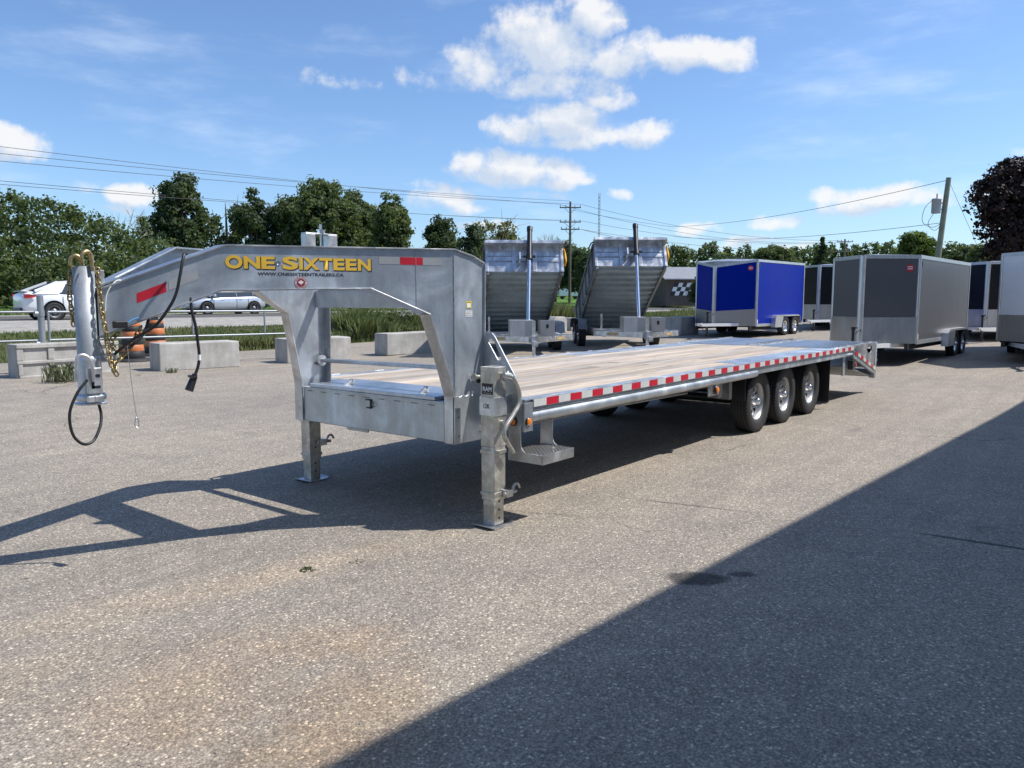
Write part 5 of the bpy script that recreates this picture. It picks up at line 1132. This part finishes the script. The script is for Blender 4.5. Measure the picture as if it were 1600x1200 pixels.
def wire(p0, p1, sag, label, r=.014, n=26):
    p0 = Vector(p0); p1 = Vector(p1); m = MB()
    m.tube([p0.lerp(p1, i/n)-Vector((0,0,4*sag*(i/n)*(1-i/n))) for i in range(n+1)], r, 4, caps=False)
    o = m.build('power_line', 'wire'); tag(o, label, 'power line'); return o
def v3(px, py, d): return Vector((*spot(px, d), zat(py, d)))
W1 = [((-60, 226, 48), (873, 322, 92), 'topmost power line from the left edge to the top arm of the dark pole'),
      ((-60, 238, 49), (889, 317, 92), 'second power line from the left edge, just under the topmost one'),
      ((-60, 250, 48), (906, 322, 92), 'third power line from the left edge, lowest of the upper three'),
      ((-60, 280, 49), (873, 347, 92), 'power line of the lower pair running to the middle arm'),
      ((-60, 286, 48), (906, 347, 92), 'lowest power line of the lower pair running to the middle arm')]
for a, b, l in W1: wire(v3(*a), v3(*b), .35, l, .017)
for a, b, l, sg in (((906, 322, 92), (1312, 377, 118), 'power line sloping right from the top arm of the dark pole to the distant pole', 1.2),
                 ((873, 322, 92), (1305, 379, 118), 'power line just left of the sloping line to the distant pole', 1.6),
                 ((906, 347, 92), (1330, 379, 118), 'power line from the middle arm to the distant pole', 1.2),
                 ((900, 359, 92), (1328, 394, 118), 'power line from the lowest arm to the distant pole', .9),
                 ((906, 360, 92), (1700, 430, 60), 'lowest thin line running right behind the trailers', 1.5)): wire(v3(*a), v3(*b), sg, l, .02)
wire(v3(1045, 356, 80), onp(.985), .5, 'thin line rising to the top of the leaning pole', .014)
wire(v3(889, 330, 92), v3(1045, 356, 80), .1, 'thin line leaving the dark pole towards the leaning pole', .014)
wire(v3(1050, 371, 80), onp((zat(350, d3)-zb3)/top3.z), .5, 'thin line rising to the transformer on the leaning pole', .013)
wire(onp(.985), v3(1522, 386, 40), 0, 'upper guy wire of the leaning pole', .010)
wire(onp(.55), v3(1505, 400, 40), 0, 'lower guy wire of the leaning pole', .009)
# slender radio mast
x, y = spot(935, 88); z0 = terr(x, y); ms = thing('radio_mast', 'slender pale radio mast above the far dump trailer', 'mast', (x, y, z0)); zt = zat(305, 88)-z0
m = MB(); [m.cyl((.12*math.cos(a), .12*math.sin(a), 0), (.10*math.cos(a), .10*math.sin(a), zt), .03, 6) for a in (0, 2.1, 4.2)]; m.build('lattice_leg', 'pipe', ms)
m = MB(); [m.bar((.12*math.cos(a), .12*math.sin(a), zz), (.12*math.cos(a+2.1), .12*math.sin(a+2.1), zz+.35), .02, .02) for zz in np.arange(.2, zt-.4, .4) for a in (0, 2.1, 4.2)]; stuff(m.build('lattice_brace', 'pipe', ms))

# ------------------------------------------------------------------ distant building, camper and sign
def far_house():
    d = 78; x, y = spot(1040, d); z0 = terr(x, y)+.5; t = thing('building', 'low brown building with a black and white chequered panel beyond the field', 'building', (x, y, z0-.3), YAW-R(90)+R(8))
    MB().box(0, 0, 0, 4.6, 6, 2.6).build('wall', 'brown_wall', t)
    m = MB(); m.plate([(-.3, -.4, 2.6), (4.9, -.4, 2.6), (4.9, 3, 3.9), (-.3, 3, 3.9)], (0, 0, .12)); m.plate([(-.3, 6.4, 2.6), (4.9, 6.4, 2.6), (4.9, 3, 3.9), (-.3, 3, 3.9)], (0, 0, .12)); m.build('roof', 'roof_grey', t)
    for i in range(5):
        for j in range(3):
            m = MB(); a = .45+.44*i+.16*j; z = 1.05+.42*j
            m.plate([(a, -.06, z), (a+.44, -.06, z), (a+.60, -.06, z+.42), (a+.16, -.06, z+.42)], (0, .04, 0)); m.build('chequer_panel', 'white_vinyl' if (i+j) % 2 else 'black_vinyl', t)
far_house()
def camper():
    d = 125; x, y = spot(874, d); t = thing('camper', 'white camper parked beyond the field, left of the dark pole', 'camper', (x, y, terr(x, y)), YAW-R(90))
    MB().box(0, 0, .5, 3.2, 6, 2.75).build('body', 'white_panel', t, .1)
    MB().box(1.7, -.03, 1.5, 2.5, .02, 2.1).build('window', 'glass', t)
    for xx in (.5, 2.6): MB().cyl((xx, .3, .35), (xx, .7, .35), .35, 14).build('wheel', 'rubber', t)
camper()
def pennant():
    d = 60; x, y = spot(1252, d); t = thing('sign', 'small yellow and blue sign above the rear of the blue cargo trailer', 'sign', (x, y, terr(x, y)), YAW-R(90))
    z = zat(424, d)-terr(x, y)
    MB().cyl((.1, 0, 0), (.1, 0, z+.4), .04, 8).build('post', 'pipe', t)
    MB().box(0, -.05, z, .55, -.01, z+.42).build('sign_board', 'yellow_vinyl', t); MB().box(.45, -.03, z-.40, .85, .0, z-.01).build('sign_board', 'sign_blue', t)
pennant()

# ------------------------------------------------------------------ trees
def leaf_mesh(name, mat, clumps, per, leaf, seed, parent, spread=.55, flat=.55, kind=None):
    """clumps: array (n,7) centre xyz, clump radius, outward direction xyz"""
    g = np.random.default_rng(seed); cl = np.repeat(clumps, per, axis=0); n = len(cl)
    u = g.normal(size=(n, 3)); u /= np.linalg.norm(u, axis=1)[:, None]
    c = cl[:, :3] + u*(cl[:, 3]*g.random(n)**.45)[:, None]*np.array([1, 1, .8])
    nrm = cl[:, 4:7]*flat + u*.5 + g.normal(size=(n, 3))*spread; nrm /= np.linalg.norm(nrm, axis=1)[:, None]
    a = np.cross(nrm, g.normal(size=(n, 3))); a /= np.linalg.norm(a, axis=1)[:, None]; b = np.cross(nrm, a)
    s = leaf*(.55+.9*g.random(n))[:, None]
    V = np.stack([c-a*s*.5, c-b*s*.38+a*s*.05, c+a*s*.55, c+b*s*.38+nrm*s*.12], axis=1).reshape(-1, 3)
    me = bpy.data.meshes.new(name); me.vertices.add(len(V)); me.vertices.foreach_set('co', V.astype(np.float32).ravel())
    me.loops.add(n*4); me.loops.foreach_set('vertex_index', np.arange(n*4, dtype=np.int32)); me.polygons.add(n)
    me.polygons.foreach_set('loop_start', np.arange(0, n*4, 4, dtype=np.int32))
    at = me.attributes.new('tone', 'FLOAT', 'FACE'); ct = np.repeat(g.random(len(clumps)), per)
    at.data.foreach_set('value', np.clip(ct*.65+g.random(n)*.35, 0, 1).astype(np.float32))
    me.update(calc_edges=True); me.validate(); me.materials.append(M[mat])
    return link(name, me, parent)
def lobes_to_clumps(lobes, per_m2, seed, cr=.45):
    g = np.random.default_rng(seed); out = []
    for (x, y, z, rx, ry, rz) in lobes:
        area = 4*math.pi*((rx*ry)**1.6/3+(rx*rz)**1.6/3+(ry*rz)**1.6/3)**(1/1.6); n = max(8, int(area*per_m2))
        u = g.normal(size=(n, 3)); u /= np.linalg.norm(u, axis=1)[:, None]; u[:, 2] = np.where(u[:, 2] < -.5, -u[:, 2], u[:, 2])
        r = .72+.34*g.random(n); c = np.array([x, y, z])+u*np.array([rx, ry, rz])*r[:, None]
        out.append(np.concatenate([c, (cr*(.6+.8*g.random(n)))[:, None], u], axis=1))
    return np.concatenate(out)
def tree(px, ptop, d, wpx, label, mat, seed, kind='round', leaf=.22, dens=1.0, name='tree', zbase=None, group='trees beyond the road', bark='bark', cb=.18, gaps=.0):
    x, y = spot(px, d); z0 = terr(x, y) if zbase is None else zbase; H = zat(ptop, d)-z0; Wd = wpx*1.04*d/1209/2
    t = thing(name, label, 'tree', (x, y, z0), seed*1.3, group); q = random.Random(seed); lobes = []
    tr = MB()
    if kind == 'cone':
        for i in range(11):
            f = i/10; z = H*(cb+(.98-cb)*f); r = Wd*(1-f)**.8+.10
            for k in range(5 if f < .7 else 3):
                a = q.uniform(0, 6.28); rr = r*.5; lobes.append((math.cos(a)*rr, math.sin(a)*rr, z, r*.55, r*.55, H*.06))
        tr.tube([(0,0,0), (0,0,H*.97)], [Wd*.10, .03], 8)
    else:
        n = {'round': 20, 'sparse': 16, 'birch': 20}[kind]
        zc = H*(cb+(1-cb)*.52); hz = H*(1-cb)*.5
        tr.tube([(0,0,0), (q.uniform(-.2,.2), q.uniform(-.2,.2), H*.45), (0, 0, H*.85)], [.024*H, .017*H, .02], 10)
        for i in range(n):
            a = q.uniform(0, 6.28) if i else 0; e = q.uniform(-.8, 1); k = math.sqrt(max(.05, 1-e*e*.6)); rr = Wd*.60*k*q.uniform(.8, 1.08)
            c = (math.cos(a)*rr, math.sin(a)*rr, zc+e*hz*.60); s = q.uniform(.38, .54)*(1.0 if kind == 'round' else .78)
            lobes.append((*c, Wd*s, Wd*s, min(hz*.5, Wd*s*q.uniform(.8, 1.2))))
            b0 = Vector((0, 0, max(H*.16, c[2]-H*.32)))
            tr.tube([b0, b0.lerp(Vector(c), .5)+Vector((0,0,-.02*H)), Vector(c)*1.0], [.012*H, .007*H, .02], 6, smoothpath=0)
            if kind != 'round':
                for _ in range(5):
                    e2 = Vector(c)+Vector((q.gauss(0,1), q.gauss(0,1), abs(q.gauss(0,1))*1.2))*Wd*.38; tr.tube([Vector(c), e2], [.035, .012], 5)
        if kind == 'round': lobes.append((0, 0, zc, Wd*.66, Wd*.66, hz*.80)); lobes.append((0, 0, H-Wd*.34, Wd*.36, Wd*.36, Wd*.34))
    tr.build('trunk', bark, t)
    cl = lobes_to_clumps(lobes, {'round': 1.7, 'sparse': 1.2, 'birch': 1.7, 'cone': 3.0}[kind]*dens*(1.0 if H < 16 else .8), seed, .42 if kind != 'cone' else .22)
    leaf_mesh('crown', mat, cl, {'round': 30, 'sparse': 20, 'birch': 16, 'cone': 18}[kind], leaf, seed, t)
    return t
tree(296, 277, 60, 92, 'tall dark maple above the sloping nose of the gooseneck', 'leaf_dark', 11, cb=.12)
tree(358, 292, 63, 70, 'thin crowned tree with bare grey top branches right of the dark maple', 'leaf_dark', 12, 'sparse', cb=.10)
tree(402, 300, 61, 62, 'dark tree with upright crown between the bare topped tree and the broad maple', 'leaf_dark', 13, cb=.08)
tree(497, 283, 62, 132, 'broad green maple right above the gold lettering, tallest of its row', 'leaf_mid', 14, cb=.1)
tree(556, 303, 66, 92, 'green maple filling the slope right of the broad maple', 'leaf_mid', 15, cb=.1)
tree(614, 306, 61, 72, 'round green maple at the right end of the row', 'leaf_mid', 16, cb=.1)
tree(690, 342, 66, 62, 'smaller dark round tree left of the pale birch', 'leaf_dark', 17, cb=.08)
tree(738, 354, 64, 44, 'narrow dark tree in front of the pale birch', 'leaf_dark', 18, cb=.05)
tree(775, 335, 74, 82, 'pale yellowish birch with a loose crown above the nearer dump trailer', 'leaf_birch', 19, 'birch', leaf=.22, bark='bark_pale', cb=.1)
tree(232, 343, 70, 48, 'small round tree between the woods and the dark maple', 'leaf_mid', 20, cb=.05)
tree(905, 392, 95, 52, 'green bush like tree just right of the dark pole', 'leaf_dark', 21, cb=.02)
tree(868, 378, 100, 70, 'dark tree behind the camper', 'leaf_dark', 22, cb=.02)
tree(918, 396, 90, 40, 'round dark tree at the left side of the far dump trailer', 'leaf_dark', 23, cb=.02)
tree(1210, 386, 95, 74, 'light green tree above the blue cargo trailer', 'leaf_mid', 24, cb=.05)
tree(1281, 377, 100, 52, 'pointed conifer left of the charcoal trailer', 'leaf_dark', 25, 'cone', leaf=.26, cb=.05)
tree(1432, 369, 80, 74, 'light green rounded tree behind the charcoal trailer', 'leaf_light', 26, cb=.05)
tree(1497, 381, 90, 48, 'small green tree right of the leaning pole', 'leaf_mid', 27, cb=.05)
tree(1525, 384, 85, 36, 'small green tree left of the dark red maple', 'leaf_mid', 28, cb=.05)
tree(1608, 258, 42, 168, 'dark red leaved maple at the right edge of the photo', 'leaf_red', 29, leaf=.20, dens=1.5, cb=.12, zbase=.6)
tree(1098, 430, 70, 40, 'dark bush in front of the chequered building', 'leaf_dark', 30, cb=.0, leaf=.2)
def bare_tree(px, ptop, d, wpx, label, seed):
    x, y = spot(px, d); z0 = terr(x, y); H = zat(ptop, d)-z0; t = thing('bare_tree', label, 'tree', (x, y, z0)); q = random.Random(seed); m = MB(); Wd = wpx*d/1209/2
    m.tube([(0,0,0), (0,0,H*.6)], [.12, .06], 6)
    def grow(p, dr, l, r, k):
        e = p+dr*l; m.tube([p, e], [r, r*.6], 4)
        if k:
            for _ in range(3): grow(p.lerp(e, q.uniform(.5, 1)), (dr+Vector((q.gauss(0,.4), q.gauss(0,.4), q.gauss(.1,.2)))).normalized(), l*.62, r*.6, k-1)
    for k in range(8): grow(Vector((0,0,H*q.uniform(.25,.55))), Vector((q.gauss(0,.38), q.gauss(0,.38), 1)).normalized(), H*.26, .05, 3)
    m.build('branches', 'bark_pale', t)
bare_tree(858, 352, 92, 40, 'leafless grey tree between the birch and the dark pole', 1)
bare_tree(200, 330, 62, 40, 'bare dead tree sticking out above the woods at left', 2)
# woods at the left: one mass of crowns
def woods(name, pts, mat, seed, leaf, per, cr=.5):
    q = random.Random(seed); lobes = []
    for (px, ptop, d, w) in pts:
        x, y = spot(px, d); z0 = terr(x, y); zt = zat(ptop, d); r = w*d/1209/2
        n = max(3, int((zt-z0)/1.3))
        for k in range(n):
            f = k/(n-1); z = z0+.5+(zt-z0-.9)*f; rr = r*(1.05-.84*f**1.1)
            a = q.uniform(0, 6.28); lobes.append((x+math.cos(a)*rr*.3, y+math.sin(a)*rr*.3, z, rr, rr, 1.0))
    cl = lobes_to_clumps(lobes, per, seed, cr); o = leaf_mesh(name, mat, cl, 14 if leaf < .3 else 10, leaf, seed, None); stuff(o); return o
q = random.Random(9); P = []
prof = [(-60, 312), (0, 318), (40, 324), (75, 330), (100, 338), (140, 352), (170, 356), (195, 372), (215, 380), (240, 392), (300, 405), (380, 415)]
def top_at(px):
    for (a, b), (c_, d_) in zip(prof[:-1], prof[1:]):
        if a <= px <= c_: return b+(d_-b)*(px-a)/(c_-a)
    return 415
for k in range(66):
    px = -80+k*5.4+q.uniform(-3, 3); P.append((px, top_at(max(-60, px))+q.uniform(-9, 14), q.uniform(49, 58), q.uniform(30, 46)))
for k in range(16): px = -70+k*20+q.uniform(-5, 5); P.append((px, q.uniform(395, 425), q.uniform(45, 48), q.uniform(40, 60)))
wl = woods('woods', P, 'leaf_mid', 31, .22, 1.25); wl['label'] = 'dense mixed green woods behind the white sedan'; wl['category'] = 'woods'
P = []
for k in range(125):
    px = 640+k*8.5+q.uniform(-4, 4)
    if px < 1700: P.append((px, 391+q.uniform(-6, 9)+(5 if 1120 < px < 1250 else 0)+(12 if px < 860 else 0), q.uniform(150, 190), q.uniform(20, 34)))
wl = woods('tree_line', P, 'leaf_mid', 32, .62, .22, 1.0); wl['label'] = 'distant dark tree line along the horizon behind the trailers'; wl['category'] = 'trees'
P = [(430+k*12+q.uniform(-5, 5), 428+q.uniform(-6, 12), q.uniform(70, 90), q.uniform(26, 44)) for k in range(27)]
wl = woods('hedge', P, 'leaf_dark', 33, .4, .5, .6); wl['label'] = 'low dark hedge beyond the road behind the gooseneck opening'; wl['category'] = 'hedge'

# ------------------------------------------------------------------ roadside weeds and grass, nobody could count them
def blades(name, n, area, hmin, hmax, mat, seed, wid=.02, label=None, patch=None):
    g = np.random.default_rng(seed); u0, u1, w0, w1 = area
    u = u0+(u1-u0)*g.random(n); w = w0+(w1-w0)*g.random(n); y = w-.07*(u-8)
    z = np.array([terr(a, b) for a, b in zip(u, y)])
    pn = .5+.5*np.sin(u*.9+np.sin(w*1.3)*2+1)*np.sin(w*.8+u*.37)
    h = (hmin+(hmax-hmin)*g.random(n)**1.4)*(.45+.75*pn)
    a = g.random(n)*6.283; s = wid*(.6+g.random(n)); lean = h*(.1+.45*g.random(n)); b = g.random(n)*6.283
    dx, dy = np.cos(a)*s, np.sin(a)*s; lx, ly = np.cos(b)*lean, np.sin(b)*lean
    V = np.stack([np.stack([u-dx, y-dy, z-.02], 1), np.stack([u+dx, y+dy, z-.02], 1), np.stack([u+dx*.7+lx*.35, y+dy*.7+ly*.35, z+h*.6], 1), np.stack([u+lx, y+ly, z+h], 1)], 1).reshape(-1, 3)
    me = bpy.data.meshes.new(name); me.vertices.add(len(V)); me.vertices.foreach_set('co', V.astype(np.float32).ravel())
    me.loops.add(n*4); me.loops.foreach_set('vertex_index', np.arange(n*4, dtype=np.int32)); me.polygons.add(n); me.polygons.foreach_set('loop_start', np.arange(0, n*4, 4, dtype=np.int32))
    at = me.attributes.new('tone', 'FLOAT', 'FACE'); at.data.foreach_set('value', np.clip(.2+.5*pn+.3*g.random(n), 0, 1).astype(np.float32))
    me.update(calc_edges=True); me.materials.append(M[mat]); o = link(name, me); o['kind'] = 'stuff'
    if label: o['label'] = label; o['category'] = 'grass'
    return o
blades('tall_weeds', 70000, (16.5, 30, 20.3, 23.2), .12, .95, 'weed', 41, .009, 'tall green and straw weeds between the concrete blocks and the road')
blades('verge_grass', 110000, (-2, 34, 20.1, 26.4), .03, .14, 'weed', 42, .012, 'rough grass on the bank below the road')
blades('tall_weeds', 30000, (9, 17, 20.3, 22), .08, .42, 'weed', 46, .009, 'lower scrubby weeds behind the pipe gate')
blades('verge_grass', 26000, (24, 60, 20.3, 25.0), .05, .26, 'weed', 44, .03, 'weedy bank behind the dump trailers')
blades('verge_grass', 40000, (5, 110, 43, 49), .04, .20, 'weed', 43, .035, 'grassy far side of the road')
g_ = np.random.default_rng(77)                                       # leafy weed bushes along the blocks
cl = []
for k in range(70):
    u = g_.uniform(16, 30); w = g_.uniform(20.6, 23); y = w-.07*(u-8); z = terr(u, y); hh = g_.uniform(.4, 1.15)
    for j in range(9): cl.append((u+g_.normal()*.16, y+g_.normal()*.16, z+hh*g_.random(), .16, 0, 0, .6))
cl = cl
o = leaf_mesh('leafy_weeds', 'leaf_mid', np.array(cl), 26, .075, 78, None, spread=.8, flat=.3); stuff(o); o['label'] = 'leafy bushes of weeds behind the concrete blocks'; o['category'] = 'weeds'
